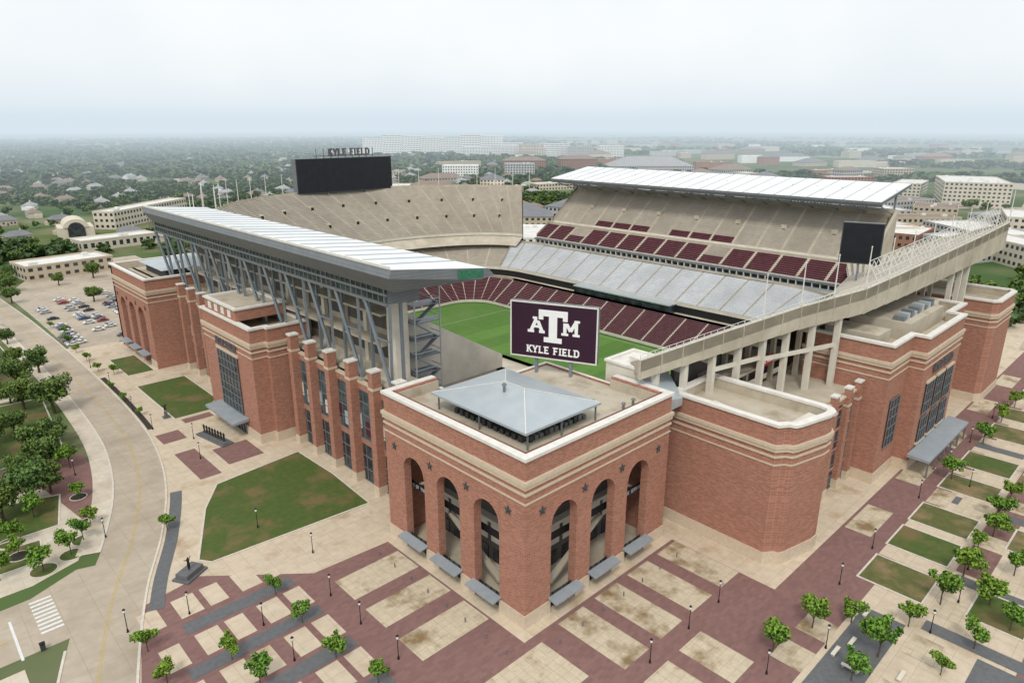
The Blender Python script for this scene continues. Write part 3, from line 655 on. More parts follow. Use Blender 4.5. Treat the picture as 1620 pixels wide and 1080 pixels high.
# west facade
fW=lambda s,z,d:(8.6+d,s,z)
for (ya,yb,nx) in ((39.2,97,24),(130,178,20)):
    mb=MB()
    glaz(mb,fW,ya,yb,.2,9.6,nx,3); glaz(mb,fW,ya,yb,11,23,nx,4,'glass_art'); mb.box(8.3,ya,9.7,9,yb,10.9,'brick'); mb.box(8.3,ya,23.1,9,yb,24.6,'brick'); mb.box(8.2,ya,24.62,9.2,yb,25.1,'stone')
    for k in range(int((yb-ya)/3.1)):
        y=ya+1+k*3.1; mb.box(8.42,y,12+ (k%3)*1.3,8.52,y+1.5,15.5+(k%3)*1.6,['concrete_lt','metal_roof','seat_maroon','tread_grey'][k%4])
    mb.obj('glazed_facade',ST)
piers(fW,(44.5,54,63.5,73,82.5,91.5),29.6,1.9,2.2); piers(fW,(135,144,153,162,171),29.6,1.9,2.2)
PC=[(-1,97.5),(3,97.5),(3,96),(14,96),(14,131),(3,131),(3,129.5),(-1,129.5)]
C=block(PC,31.5,label='projecting red brick entrance block with tall window')
fC=lambda s,z,d:(-1.25+d,s,z)
mb=MB(); glaz(mb,fC,107,120,5.5,21.5,6,7); mb.box(-1.4,106.3,21.55,-1.02,120.7,22.3,'stone'); mb.obj('window',C)
mb=MB(); mb.hexa([(-5.6,104,4.2),(-5.6,123,4.2),(-1.1,123,4.4),(-1.1,104,4.4),(-5.6,104,4.8),(-5.6,123,4.8),(-1.1,123,5.2),(-1.1,104,5.2)],'canopy_m'); glaz(mb,fC,106,121,.1,3.6,8,1); mb.obj('entrance_canopy',C)
mb=MB(); write(mb,'KYLE FIELD',(-1.4,113.5,24.1),(0,-1,0),(0,0,1),1.9,'letter_dark',.25); mb.obj('lettering',C)
mb=MB(); mb.box(-.6,106,31.6,13,127,34.5,'brick','membrane'); mb.band(R(-.6,106,13,127),34.5,35,.3,-.8,'coping')
for k in range(4): mb.box(-.7,109+k*4.4,32.1,-.58,111+k*4.4,34,'coping')
mb.obj('parapet_block',C)
PS=[(-1.5,178),(38,178),(38,218),(-1.5,218)]
mb=MB(); archwall(mb,lambda s,z,d:(-1.5+d,178+s,z),(0,40),OPS,31.5,1.6,'brick'); archwall(mb,lambda s,z,d:(38-s,218-d,z),(0,39.5),OPS,31.5,1.6,'brick')
mb.box(.1,178,0,38,179.6,31.4,'brick'); mb.box(36.4,179.61,0,38,216.4,31.4,'brick'); mb.poly([(0,179,29),(37,179,29),(37,217,29),(0,217,29)],'membrane'); bands(mb,PS,31.5)
mb.box(5,185,0,6,216,29,'conc_dark'); mb.box(-1.68,178,0,-1.502,184,2.6,'stone'); mb.band(off(PS,-1.6),29,31.44,0,-.25,'membrane')
T2=mb.obj('corner_tower',ST); T2['label']='red brick arched corner tower beside the car park'
for s in (3.9,14.45,24.75,36): star('star',lambda s_,z,d:(-1.5+d,178+s_,z),s,20.9,.95,T2)
for (a,b_,_s) in OPS:
    mb=MB(); mb.hexa([(-4,178+a-.5,3.7),(-4,178+b_+.5,3.7),(-1.52,178+b_+.5,3.9),(-1.52,178+a-.5,3.9),(-4,178+a-.5,4.1),(-4,178+b_+.5,4.1),(-1.52,178+b_+.5,4.3),(-1.52,178+a-.5,4.3)],'canopy_m'); mb.obj('entrance_canopy',T2)
mb=MB(); z=32.4; P4=[(6,184,z),(30,184,z),(30,210,z),(6,210,z)]; ap=(18,197,35)
for k in range(4): mb.poly([P4[k],P4[(k+1)%4],ap],'metal_roof')
mb.box(8,186,29,28,208,31.5,'metal_dark'); mb.obj('hip_roof',T2)
# north upper deck
rimP=[(37,6,36.6),(57,0,39.4),(79,-6,42),(96,-13,44.4),(118,-15,46),(142,-16.5,47.6),(170,-17.6,49),(197,-18.5,50.6)]
inP=[(46,16,30.5),(62,14,30.5),(84,13,30.5),(104,12,30.5),(124,12,30.5),(146,13,31),(168,17,32),(184,24,33)]
def dens(L,n=4):
    out=[]
    for i in range(len(L)-1):
        for k in range(n): out.append(tuple(L[i][j]+(L[i+1][j]-L[i][j])*k/n for j in range(3)))
    return out+[L[-1]]
rD=dens(rimP);iD=dens(inP); mb=MB()
a_=[p[:2] for p in iD];b_=[p[:2] for p in rD]
tier(mb,a_,b_,[p[2] for p in iD],[p[2]-.8 for p in rD],24,'seat_tan','tread_tan','concrete_lt',secs=[1 for i in range(len(a_)-1)])
mb.obj('seating_tier',ST)
mb=MB()
for i in range(len(rD)-1):
    p,q=rD[i],rD[i+1]; t=i/(len(rD)-1); h0=3.6+4.4*t
    d=(Vector(q[:2])-Vector(p[:2])).normalized(); nx,ny=d.y,-d.x
    e=.7
    mb.hexa([(p[0],p[1],p[2]-h0),(q[0],q[1],q[2]-h0),(q[0]-nx*e,q[1]-ny*e,q[2]-h0),(p[0]-nx*e,p[1]-ny*e,p[2]-h0),(p[0],p[1],p[2]+.4),(q[0],q[1],q[2]+.4),(q[0]-nx*e,q[1]-ny*e,q[2]+.4),(p[0]-nx*e,p[1]-ny*e,p[2]+.4)],'concrete','concrete_lt')
    mb.beam((p[0]+nx*.06,p[1]+ny*.06,p[2]-h0),(p[0]+nx*.06,p[1]+ny*.06,p[2]+.3),.2,.14,'concrete')
mb.obj('rim_wall',ST)
mb=MB()
for i in range(0,len(rD)-1):
    p,q=Vector(rD[i]),Vector(rD[i+1])
    for h in (.9,1.5): mb.beam(p+Vector((0,0,h)),q+Vector((0,0,h)),.08,.08,'steel_white')
    for k in range(3): c_=p.lerp(q,k/3); mb.beam(c_+Vector((0,0,.4)),c_+Vector((0,0,1.5)),.1,.1,'steel_white')
mb.obj('railing',ST)
mb=MB()
for k in range(38):
    t=k/37; x=104+t*92; y=-14-t*4.3+1.4; z=45+t*5.4
    mb.beam((x,y,z),(x,y+2.6,z+4.4),.16,.16,'steel_white'); mb.beam((x,y+4.0,z-2),(x,y+2.6,z+4.4),.12,.12,'steel_white')
for r in range(4):
    f=r/3; mb.beam((104,-14+1.4+2.6*f,45+4.4*f+.3),(196,-18.3+1.4+2.6*f,50.4+4.4*f+.3),.11,.14,'steel_white')
mb.obj('lattice_screen',ST)
def rimz(x):
    for i in range(len(rimP)-1):
        a,b=rimP[i],rimP[i+1]
        if a[0]<=x<=b[0]: return a[2]+(b[2]-a[2])*(x-a[0])/(b[0]-a[0]), a[1]+(b[1]-a[1])*(x-a[0])/(b[0]-a[0])
    return 45,-12
for x,z in [(42,26.4),(49,26.4),(56,26.4),(63,22),(70,22),(77,22),(84,22),(91,22),(153,26),(160,26),(166,26)]:
    mb=MB(); rz,ry=rimz(x); y=ry+1.2; h0=3.6+4.4*(x-37)/160
    mb.box(x-.6,y-.6,z,x+.6,y+.6,rz-h0+.6,'concrete_lt'); mb.box(x-.5,y+8,z,x+.5,y+9,rz-h0-3,'concrete'); mb.box(x-.45,y+.61,rz-h0-2.2,x+.45,y+8,rz-h0-1.0,'concrete')
    mb.obj('concrete_column',ST)
mb=MB()
for xa,xb in ((56,70),(70,91)):
    za,ya=rimz(xa);zb,yb=rimz(xb); mb.beam((xa,ya+1.2,31.5),(xb,yb+1.2,32),.45,.9,'concrete_lt')
mb.box(51,7,20,150,8,34,'conc_dark'); mb.box(60,0,27.6,92,6.9,28.2,'concrete'); mb.box(72,-1,28.3,79,-.7,30.6,'red_sign'); mb.obj('concrete_frame',ST)
mb=MB(); write(mb,'KYLE FIELD',(75.5,-1.15,29.5),(1,0,0),(0,0,1),.8,'letter_white',.06,serif=False); mb.obj('lettering',ST)
mb=MB(); mb.beam((47.5,-17.5,26.5),(47.5,-4,28.4),2.0,.4,'concrete_lt'); mb.beam((50,-18.4,26.6),(58,-19.6,27.4),2,.5,'concrete_lt')
mb.box(40.5,8,0,50,17,33.4,'concrete_lt','coping'); mb.band(R(40.5,8,50,17),33.4,33.9,.3,-.5,'coping'); mb.box(43,10,33.4,46.5,13,34.8,'coping')
mb.hexa([(39.6,1,27),(45,1,27),(50,7.9,27),(39.6,7.9,27),(39.6,1,29.5),(45,1,28.5),(50,7.9,31.0),(39.6,7.9,32.5)],'metal_roof')
mb.box(13,39.1,0,42,44,18,'conc_dark','membrane'); mb.box(39.6,17.1,0,52,39,18,'conc_dark','membrane')
mb.hexa([(48,62,0),(72,50,0),(72.8,51,0),(48.8,63,0),(48,62,13),(72,50,3),(72.8,51,3),(48.8,63,13)],'concrete_lt')
mb.poly([(44,44,.12),(74,38,.12),(80,50,.12),(60,64,.12),(46,60,.12)],'membrane')
for k in range(10): mb.beam((60+k*2.2,60-k*1.7,.1),(60+k*2.2,60-k*1.7,1.6),.12,.12,'steel_white')
mb.beam((60,60,1.6),(80,44.7,1.6),.1,.1,'steel_white')
mb.obj('podium',ST)
# ------------------------------------------------------------------ boards
def board(loc,ang,w,z0,z1,screen,cat,label,postz=0,name='video_board',thick=1.6,posts=2,fr='metal_dark'):
    e=top(empty(name,(loc[0],loc[1],postz)),label,cat)
    r=Vector((math.cos(ang),math.sin(ang),0)); up=Vector((0,0,1)); n=r.cross(up); c=Vector((loc[0],loc[1],0))
    inv=Vector((-loc[0],-loc[1],-postz))
    def P(a,z,d=0): return c+r*a+up*z+n*d+inv
    mb=MB()
    def bx(a0,a1,za,zb,d0,d1,m): mb.hexa([P(a0,za,d0),P(a1,za,d0),P(a1,za,d1),P(a0,za,d1),P(a0,zb,d0),P(a1,zb,d0),P(a1,zb,d1),P(a0,zb,d1)],m)
    bx(-w/2,w/2,z0,z1,0,-thick,'metal_grey'); 
    for (a0,a1,za,zb) in ((-w/2,w/2,z0,z0+.3),(-w/2,w/2,z1-.3,z1),(-w/2,-w/2+.3,z0+.3,z1-.3),(w/2-.3,w/2,z0+.3,z1-.3)): bx(a0,a1,za,zb,.12,.002,fr)
    mb.obj('frame',e)
    mb=MB(); bx(-w/2+.3,w/2-.3,z0+.3,z1-.3,.05,.004,screen)
    mb.obj('screen',e)
    for k in range(posts):
        a=(-.5+(k+.5)/posts)*w*.8; mb=MB(); bx(a-.3,a+.3,postz,z0-.01,-.3,-1.0,'strut_m'); mb.obj('post',e)
    return e,P,r,up,n
e,P,r,up,n=board((34.8,26.9),math.radians(-66),19.4,32.5,44.8,'board_maroon','scoreboard','maroon display board with white block letter emblem on posts',29,'sign_board',fr='steel_white',thick=1.2)
mb=MB(); SC=.80
def _r(a0,a1,za,zb,d,m='letter_white'): 
    mb.hexa([P(a0*SC,za,.055),P(a1*SC,za,.055),P(a1*SC,za,d),P(a0*SC,za,d),P(a0*SC,zb,.055),P(a1*SC,zb,.055),P(a1*SC,zb,d),P(a0*SC,zb,d)],m)
cz=0; CZ=39.95
def rect(a0,a1,za,zb,d,m='letter_white'): _r(a0,a1,CZ+za*.74,CZ+zb*.74,d,m)
def dia(p,q,w,d,m='letter_white'): mb.beam(P(p[0]*SC,CZ+p[1]*.74,(.055+d)/2),P(q[0]*SC,CZ+q[1]*.74,(.055+d)/2),w*SC,d-.055,m,up=n)
x=-4.6
dia((x-1.6,cz-2.0),(x,cz+1.9),.95,.100);dia((x+1.6,cz-2.0),(x,cz+1.9),.95,.104);rect(x-1.1,x+1.1,cz-.9,cz-.2,.108)
rect(x-2.5,x-.7,cz-2.4,cz-1.6,.112);rect(x+.7,x+2.3,cz-2.4,cz-1.6,.112);rect(x-1.1,x+.6,cz+1.6,cz+2.3,.116)
x=4.7
rect(x-1.9,x-1.0,cz-2,cz+2,.100);rect(x+1.2,x+2.1,cz-2,cz+2,.100);dia((x-1.4,cz+1.9),(x+.1,cz-1.0),.9,.104);dia((x+1.6,cz+1.9),(x+.1,cz-1.0),.9,.108)
rect(x-2.4,x-.5,cz-2.4,cz-1.7,.112);rect(x+.7,x+2.6,cz-2.4,cz-1.7,.112);rect(x-2.4,x-.9,cz+1.65,cz+2.3,.116);rect(x+1.1,x+2.6,cz+1.65,cz+2.3,.120)
for (g,d,m) in ((.4,.14,'board_maroon'),(0,.18,'letter_white')):
    rect(-1.15-g,1.15+g,cz-4.1-g,cz+4.1+g,d,m); rect(-4.0-g,4.0+g,cz+2.75-g,cz+4.6+g,d+.008,m)
    rect(-4.0-g,-2.7+g,cz+1.7-g,cz+2.76,d+.016,m);rect(2.7-g,4.0+g,cz+1.7-g,cz+2.76,d+.016,m); rect(-2.5-g,2.5+g,cz-4.9-g,cz-3.4+g,d+.024,m)
mb.obj('emblem',e)
mb=MB(); write(mb,'KYLE FIELD',tuple(P(0,34.5,.1)),r,up,1.6,'letter_white',.08,th=.2,xs=1.05); mb.obj('lettering',e)
e,P,r,up,n=board((117,246),0,54,48.5,65,'screen_dark','scoreboard','wide dark scoreboard above the curved bowl rim',40,thick=4)
mb2=MB(); write(mb2,'KYLE FIELD',tuple(P(3,67.7,-1)),r,up,3.4,'letter_dark',.6,th=.2,xs=.98)
for k in range(9): mb2.beam(P(-15+k*4,65,-1.6),P(-15+k*4,69.5,-1.6),.3,.3,'metal_grey')
mb2.beam(P(-17,66,-1.6),P(21,66,-1.6),.3,.4,'metal_grey'); mb2.obj('lettering',e)
board((154.5,10),math.radians(-72),11.5,39.5,52,'screen_dark','scoreboard','dark video screen on a mast beside the stand roof',28,thick=1.8,posts=1)
def pole(h):
    mb=MB(); mb.cyl((0,0,0),(0,0,h),.17,.10,6,'steel_white'); mb.cyl((0,0,h),(0,0,h+.25),.2,.06,6,'steel_white'); mb.cyl((0,0,0),(0,0,.5),.3,.22,6,'concrete_lt')
    return mb
pm=pole(9.5).obj('flagpole'); top(pm,'slim white flagpole standing on the stadium rim','flagpole','flagpoles along the stadium rim')
def cp(o,loc,sc=None,rz=None,parent=None):
    c=o.copy(); COL.objects.link(c); c.location=loc
    if sc is not None: c.scale=(sc,sc,sc) if not isinstance(sc,tuple) else sc
    if rz is not None: c.rotation_euler=(0,0,rz)
    return c
first=True
for i in range(0,len(rD),2):
    x,y,z=rD[i]
    if x<66: continue
    if first: pm.location=(x,y+.3,z+.4); first=False
    else: cp(pm,(x,y+.3,z+.4))
for k in range(4,46,2):
    t=math.radians(180*k/48); x=115+86*math.cos(t);y=178+73*math.sin(t)
    if abs(x-117)<29: continue
    cp(pm,(x,y,48.6),1.0)
for k in range(9): cp(pm,(19,182+k*3.5,48-k*.3) if k<2 else (24+k*1.5,188+k*4,48.5),1.0)
# ------------------------------------------------------------------ lamps, benches, statues
lampP=[(-39,42.5),(-15,44),(-19,30),(-19,20),(-19,9),(9,-18.8),(20,-18.8),(29.5,-18.8),(-31,31),(-48,45),(-31,20),(20,-32.5),(72,-46.5),(108,-38),(32,-36.5),(-19,127),(-19,60),(-19,145),(-16,100),(-13,113),(50,-31.5),(66,-31.5),(94,-31.5),(116,-31.5),(135,-31.5),(158,-31.5),(48,-47),(96,-47),(60,-48),(130,-47),(-41,112),(-43,78),(-18,172),(-18,196)]
L0=empty('street_lamp'); mb=MB(); mb.cyl((0,0,0),(0,0,.6),.2,.12,8,'black'); mb.cyl((0,0,.6),(0,0,3.7),.075,.06,8,'black'); mb.obj('post',L0)
mb=MB(); mb.cyl((0,0,3.7),(0,0,3.85),.1,.2,8,'black'); mb.cyl((0,0,3.85),(0,0,4.35),.17,.22,8,'letter_white'); mb.cyl((0,0,4.35),(0,0,4.65),.27,.04,8,'black'); mb.obj('lantern',L0)
top(L0,'black post lamp with white lantern on the plaza','street lamp','street lamps around the plaza')
def copy_thing(src,loc,rz=0,sc=1):
    c=src.copy(); COL.objects.link(c); c.location=loc; c.rotation_euler=(0,0,rz); c.scale=(sc,sc,sc*random.uniform(.88,1.12)) if sc!=1 else (1,1,1)
    for ch in list(src.children):
        k=ch.copy(); COL.objects.link(k); k.parent=c
    return c
L0.location=(*lampP[0],.03)
for p in lampP[1:]: copy_thing(L0,(*p,.03))
BN=empty('bench'); mb=MB(); mb.box(-1.3,-.3,.4,1.3,.3,.52,'concrete_lt'); mb.obj('seat',BN)
for s in (-1,1): mb=MB(); mb.box(s-.15,-.25,0,s+.15,.25,.4,'concrete'); mb.obj('leg',BN)
top(BN,'pale concrete backless bench on paving','bench','benches in the tree plaza')
bp=[(32,-38),(36,-39),(42,-41),(34,-47),(30,-41),(45,-38)]
BN.location=(*bp[0],.06)
for i,p in enumerate(bp[1:]): copy_thing(BN,(*p,.06),rz=(i%2)*1.57)
def figure(mb,x,y,z,h,rot,arm):
    s=h/1.8; c,sn=math.cos(rot),math.sin(rot); T=lambda a,b,d:(x+(a*c-b*sn)*s,y+(a*sn+b*c)*s,z+d*s)
    for sg in(-1,1):
        mb.cyl(T(.14*sg,.1*sg,0),T(.12*sg,0,.48),.075*s,.09*s,8,'bronze');mb.cyl(T(.12*sg,0,.48),T(.1*sg,0,.9),.09*s,.12*s,8,'bronze')
        mb.cyl(T(.22*sg,0,1.42),T(.38*sg,.05,1.42+arm*.12),.07*s,.055*s,8,'bronze');mb.cyl(T(.38*sg,.05,1.42+arm*.12),T(.6*sg,.08,1.42+arm*.25),.055*s,.045*s,8,'bronze')
    mb.cyl(T(0,0,.85),T(0,0,1.15),.17*s,.16*s,10,'bronze');mb.cyl(T(0,0,1.15),T(0,0,1.48),.16*s,.22*s,10,'bronze');mb.cyl(T(0,0,1.48),T(0,0,1.58),.09*s,.07*s,8,'bronze')
    mb.cyl(T(0,0,1.56),T(0,0,1.68),.09*s,.115*s,10,'bronze');mb.cyl(T(0,0,1.68),T(0,0,1.82),.115*s,.05*s,10,'bronze')
def statue(loc,n,rot,pl,label):
    e=top(empty('statue',(*loc,.03)),label,'statue'); e.rotation_euler=(0,0,rot)
    mb=MB(); mb.box(-pl[0],-pl[1],0,pl[0],pl[1],.35,'grey_pave'); mb.box(-pl[0]+.5,-pl[1]+.5,.351,pl[0]-.5,pl[1]-.5,pl[2],'grey_pave'); mb.obj('plinth',e)
    for k in range(n): mb=MB(); figure(mb,(k-(n-1)/2)*1.35,0,pl[2],2.5,0,1 if n==1 else .2); mb.obj('bronze_figure',e)
statue((-35,53.5),1,math.radians(30),(2.6,1.8,1.3),'single bronze figure on a low dark granite plinth')
statue((-9,109),8,math.radians(100),(6.5,1.6,.6),'row of linked bronze figures on a dark plinth')
statue((-13.5,133),1,0,(.9,.9,1.6),'small bronze figure on a stone plinth by lawn')
BO=MB(); BO.cyl((0,0,0),(0,0,.9),.14,.12,8,'metal_grey'); BO.cyl((0,0,.9),(0,0,1.0),.12,.04,8,'metal_grey'); BO=BO.obj('bollard'); top(BO,'short grey metal bollard beside the entrance','bollard','bollards around the corner tower')
BO.location=(-6,-2,.03)
for k in range(7): cp(BO,(-6,3+k*5.2,.03)); cp(BO,(2+k*5.6,-6-.2,.03))
TB=MB(); TB.box(-.35,-.35,0,.35,.35,1.1,'metal_dark'); TB.box(-.4,-.4,1.1,.4,.4,1.25,'black'); TB.cyl((0,0,1.25),(0,0,1.4),.25,.15,8,'black'); TB=TB.obj('litter_bin'); TB.location=(-59,50,.05); top(TB,'dark square litter bin on the pavement corner','bin')
# ------------------------------------------------------------------ cars
def carmesh(paint):
    mb=MB()
    prof=[(-2.25,.35),(-2.28,.85),(-1.9,.98),(-1.35,1.02),(-.75,1.45),(.65,1.47),(1.35,.98),(2.1,.82),(2.28,.6),(2.25,.35)]
    w=[.84,.88,.88,.86,.68,.68,.86,.86,.82,.80]
    n=len(prof)
    A=[(x,-w[i],z) for i,(x,z) in enumerate(prof)];B_=[(x,w[i],z) for i,(x,z) in enumerate(prof)]
    for k in range(n-1):
        m='glass' if k in (3,5) else paint
        mb.poly([A[k],A[k+1],B_[k+1],B_[k]],m)
    mb.poly(A[::-1],paint);mb.poly(B_,paint); mb.poly([A[0],B_[0],B_[-1],A[-1]],'black')
    for s in(-1,1):
        mb.poly([(-1.25,s*.885,1.04),(-.72,s*.72,1.4),(.6,s*.72,1.41),(1.2,s*.885,1.02)],'glass')
        for x in(-1.4,1.4): mb.cyl((x,s*.72,.33),(x,s*.92,.33),.33,.33,12,'rubber'); mb.cyl((x,s*.92,.33),(x,s*.935,.33),.18,.17,8,'car_silver')
        mb.box(2.2,s*.6-.14,.6,2.285,s*.6+.14,.72,'letter_white'); mb.box(-2.3,s*.65-.12,.7,-2.25,s*.65+.12,.85,'car_red')
    return mb
cm=[]
for n_,c in CARC:
    o=carmesh(n_).obj('parked_car'); cm.append(o); o.location=(-16,226.5+len(cm)*2.9,.03)
    top(o,'%s sedan parked in the open car park'%n_.split('_')[1],'car','cars parked in the car park'); o.rotation_euler=(0,0,0 if len(cm)%2 else math.pi)
for r_ in range(4):
    for side in(-1,1):
        for k in range(34):
            if random.random()<(.45 if k<18 else .7): continue
            x=-16+r_*15+side*2.6; y=227.4+k*2.9
            if r_==0 and side==-1: continue
            if x>25 and y<245+ (x-25): continue
            o=random.choice(cm+[cm[0]]*2+[cm[1]]); c=o.copy(); COL.objects.link(c); c.location=(x+.0,y,.03); c.rotation_euler=(0,0,math.pi*(side<0)+random.uniform(-.03,.03))
# ------------------------------------------------------------------ trees
def crown_arrays(seed,nl,ls,nb=11,flat=.8):
    g=np.random.default_rng(seed)
    lob=[(0,0,0,.5)]
    for k in range(nb):
        a=g.uniform(0,6.28); rad=g.uniform(.3,.78); z=g.uniform(-.55,.75)*flat; lob.append((rad*math.cos(a),rad*math.sin(a),z,g.uniform(.18,.42)))
    lob=np.array(lob); pr=lob[:,3]**2; pr/=pr.sum()
    idx=g.choice(len(lob),nl,p=pr); d=g.normal(size=(nl,3)); d/=np.linalg.norm(d,axis=1)[:,None]
    rr_=lob[idx,3]*g.uniform(.5,1.18,nl); c=lob[idx,:3]+d*rr_[:,None]
    n=d+g.normal(scale=.6,size=(nl,3)); n/=np.linalg.norm(n,axis=1)[:,None]
    u=np.cross(n,g.normal(size=(nl,3))); u/=np.linalg.norm(u,axis=1)[:,None]; v=np.cross(n,u)
    s=ls*g.uniform(.6,1.3,nl)[:,None]; s2=s*g.uniform(.55,.9,nl)[:,None]
    V=np.stack([c-u*s-v*s2*.3,c-v*s2,c+u*s+v*s2*.2,c+v*s2],1).reshape(-1,3)
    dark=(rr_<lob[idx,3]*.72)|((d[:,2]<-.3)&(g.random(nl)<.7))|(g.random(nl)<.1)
    return V,dark
def quadmesh(name,V,midx,mats,extra=None):
    n=len(V)//4; me=bpy.data.meshes.new(name)
    me.vertices.add(len(V)); me.vertices.foreach_set('co',V.astype(np.float32).ravel())
    me.loops.add(len(V)); me.loops.foreach_set('vertex_index',np.arange(len(V),dtype=np.int32))
    me.polygons.add(n); me.polygons.foreach_set('loop_start',np.arange(0,4*n,4,dtype=np.int32)); me.polygons.foreach_set('loop_total',np.full(n,4,dtype=np.int32))
    for m in mats: me.materials.append(MATS[m])
    me.polygons.foreach_set('material_index',midx.astype(np.int32)); me.update(); me.validate(); return me
def make_tree(name,seed,kind):
    e=empty(name)
    small=kind=='small'
    nl,ls=(1100,.105) if small else (3000,.075)
    h=1.25 if small else 1.0
    V,dk=crown_arrays(seed,nl,ls,10 if small else 18,.8 if small else .6); V[:,2]=V[:,2]*(1.0)+ (1.6 if small else 1.35)
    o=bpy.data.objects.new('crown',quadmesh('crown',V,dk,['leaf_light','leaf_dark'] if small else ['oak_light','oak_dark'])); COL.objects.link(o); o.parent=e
    mb=MB(); r0=.05 if small else .1
    mb.cyl((0,0,0),(0.02,.02,h*.7),r0,r0*.7,7,'trunk_m')
    rnd=random.Random(seed)
    for k in range(6):
        a=k*1.05+rnd.random(); z=h*.6+rnd.random()*.2; mb.cyl((0,0,z),(.5*math.cos(a),.5*math.sin(a),z+.6+.3*rnd.random()),r0*.5,r0*.18,5,'trunk_m')
    mb.cyl((0.02,.02,h*.65),(0,.03,h*1.4),r0*.7,r0*.25,6,'trunk_m'); mb.obj('trunk',e)
    return e
SM=[make_tree('young_tree',s,'small') for s in (1,2,3,4,5,6)]; OK=[make_tree('oak_tree',s,'oak') for s in (11,12,13,14,15)]
for o in SM: top(o,'young bright green tree planted in the paved plaza','tree','young trees in the plaza')
for o in OK: top(o,'broad dark green oak tree on the grass','tree','oak trees beside the road')
usedS=set()
def plant(L,S,smin,smax,pool):
    for i,(x,y) in enumerate(L):
        s=random.uniform(smin,smax); k=random.randrange(len(S)); src=S[k]
        if id(src) not in usedS: usedS.add(id(src)); src.location=(x,y,.03); src.scale=(s,s,s); src.rotation_euler=(0,0,random.uniform(0,6)); continue
        copy_thing(src,(x,y,.03),random.uniform(0,6.28),s)
treesB=[(-26,37),(-26,27),(-47,38),(-38,27),(-26,16),(-47,29),(-24,7),(-37,19),(-37,9),(-47,19)]
treesR=[(35,-33),(41,-37),(25,-31),(36,-43),(47,-44),(57,-46),(69,-46.5),(76,-53),(109,-34),(137,-34),(96,-46),(107,-46),(81,-46),(49,-53),(58,-56),(63,-52),(39,-51),(28,-42),(88,-47),(100,-54),(124,-47),(150,-46),(162,-47),(188,-47),(72,-58),(86,-60),(52,-62),(130,-56),(200,-46),(156,-34),(172,-34),(200,-34),(225,-36),(46,-66)]
plant(treesB,SM,1.7,2.2,0); plant(treesR,SM,1.7,3.0,0)
plant([(-33,72),(-44,85),(-49.5,76),(-46.5,80),(-54.5,74),(-57,88),(-57,82.5),(-43,100),(-41,117),(-61,76),(-63,84),(-52,97)],SM,1.6,2.6,0)
oaks=[(-32,202),(-36,218),(-36,159),(-40,136),(-46,120),(-51,103),(-47,107),(-34,248),(-44,176),(-51,117),(-52,145),(-44,128),(-47,150),(-40,190),(-46,205),(-42,230),(-50,188),(-55,165),(-58,135),(-62,122),(-60,150),(-64,176),(-56,212),(-66,200),(-50,240),(-60,228),(-40,262),(-36,280),(-48,270),(-38,300),(-44,320),(-38,340),(-55,300),(-42,168),(-57,100),(-62,96)]
plant(oaks,OK,2.8,5.4,0)
plant([(-21,323),(-17,352),(-15,372),(-24,362),(-23,348),(-12,388),(4,352),(22,360),(36,345),(8,300),(24,310)],OK,3,4.6,0)
plant([(-17,190),(-17,205),(-17.5,218),(-17,232),(-15,247),(-17,262),(-14,183)],SM,1.4,2,0)
plant([(-18.5,140),(-18.5,155),(-18.5,168)],SM,1.0,1.3,0)
def treemesh(seed,nl,ls):
    V,dk=crown_arrays(seed,nl,ls,12,.7); V[:,2]+=1.3
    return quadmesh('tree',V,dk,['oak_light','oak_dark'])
mid=[treemesh(s,360,.21) for s in (21,22,23,24)]
cam_p=Vector((-66.56,-66.64,80))
fw=Vector((math.cos(math.radians(46.3)),math.sin(math.radians(46.3))))
blds=[]
RD=[[(240,-30),(420,-10),(700,60),(1200,120),(2500,200)],[(-60,470),(100,480),(320,420),(560,300),(820,60),(1000,-200)],[(560,300),(900,640),(1500,1300),(2600,2500)],[(100,480),(200,800),(420,1400),(700,2400)]]
RDS=[p for L in RD for p in smooth(L,14)]
def clear(x,y):
    if -70<x<250 and -80<y<290: return False
    if -60<x<75 and y<440 and y>0: return False
    if abs(x+25+ (y-240)*.07)<12 and y<700 and x<0: return False
    for (a,b,r) in blds:
        if abs(x-a)<r and abs(y-b)<r: return False
    for (a,b) in RDS:
        if abs(x-a)<11 and abs(y-b)<11: return False
    return True
def farpos(rmin,rmax,amin=-40,amax=40,p=1.0):
    a=math.radians(random.uniform(amin,amax)); d=rmin*(rmax/rmin)**(random.random()**p)
    f=Vector((fw.x*math.cos(a)+fw.y*math.sin(a),-fw.x*math.sin(a)+fw.y*math.cos(a)))
    return cam_p.x+f.x*d,cam_p.y+f.y*d,d,math.degrees(a)
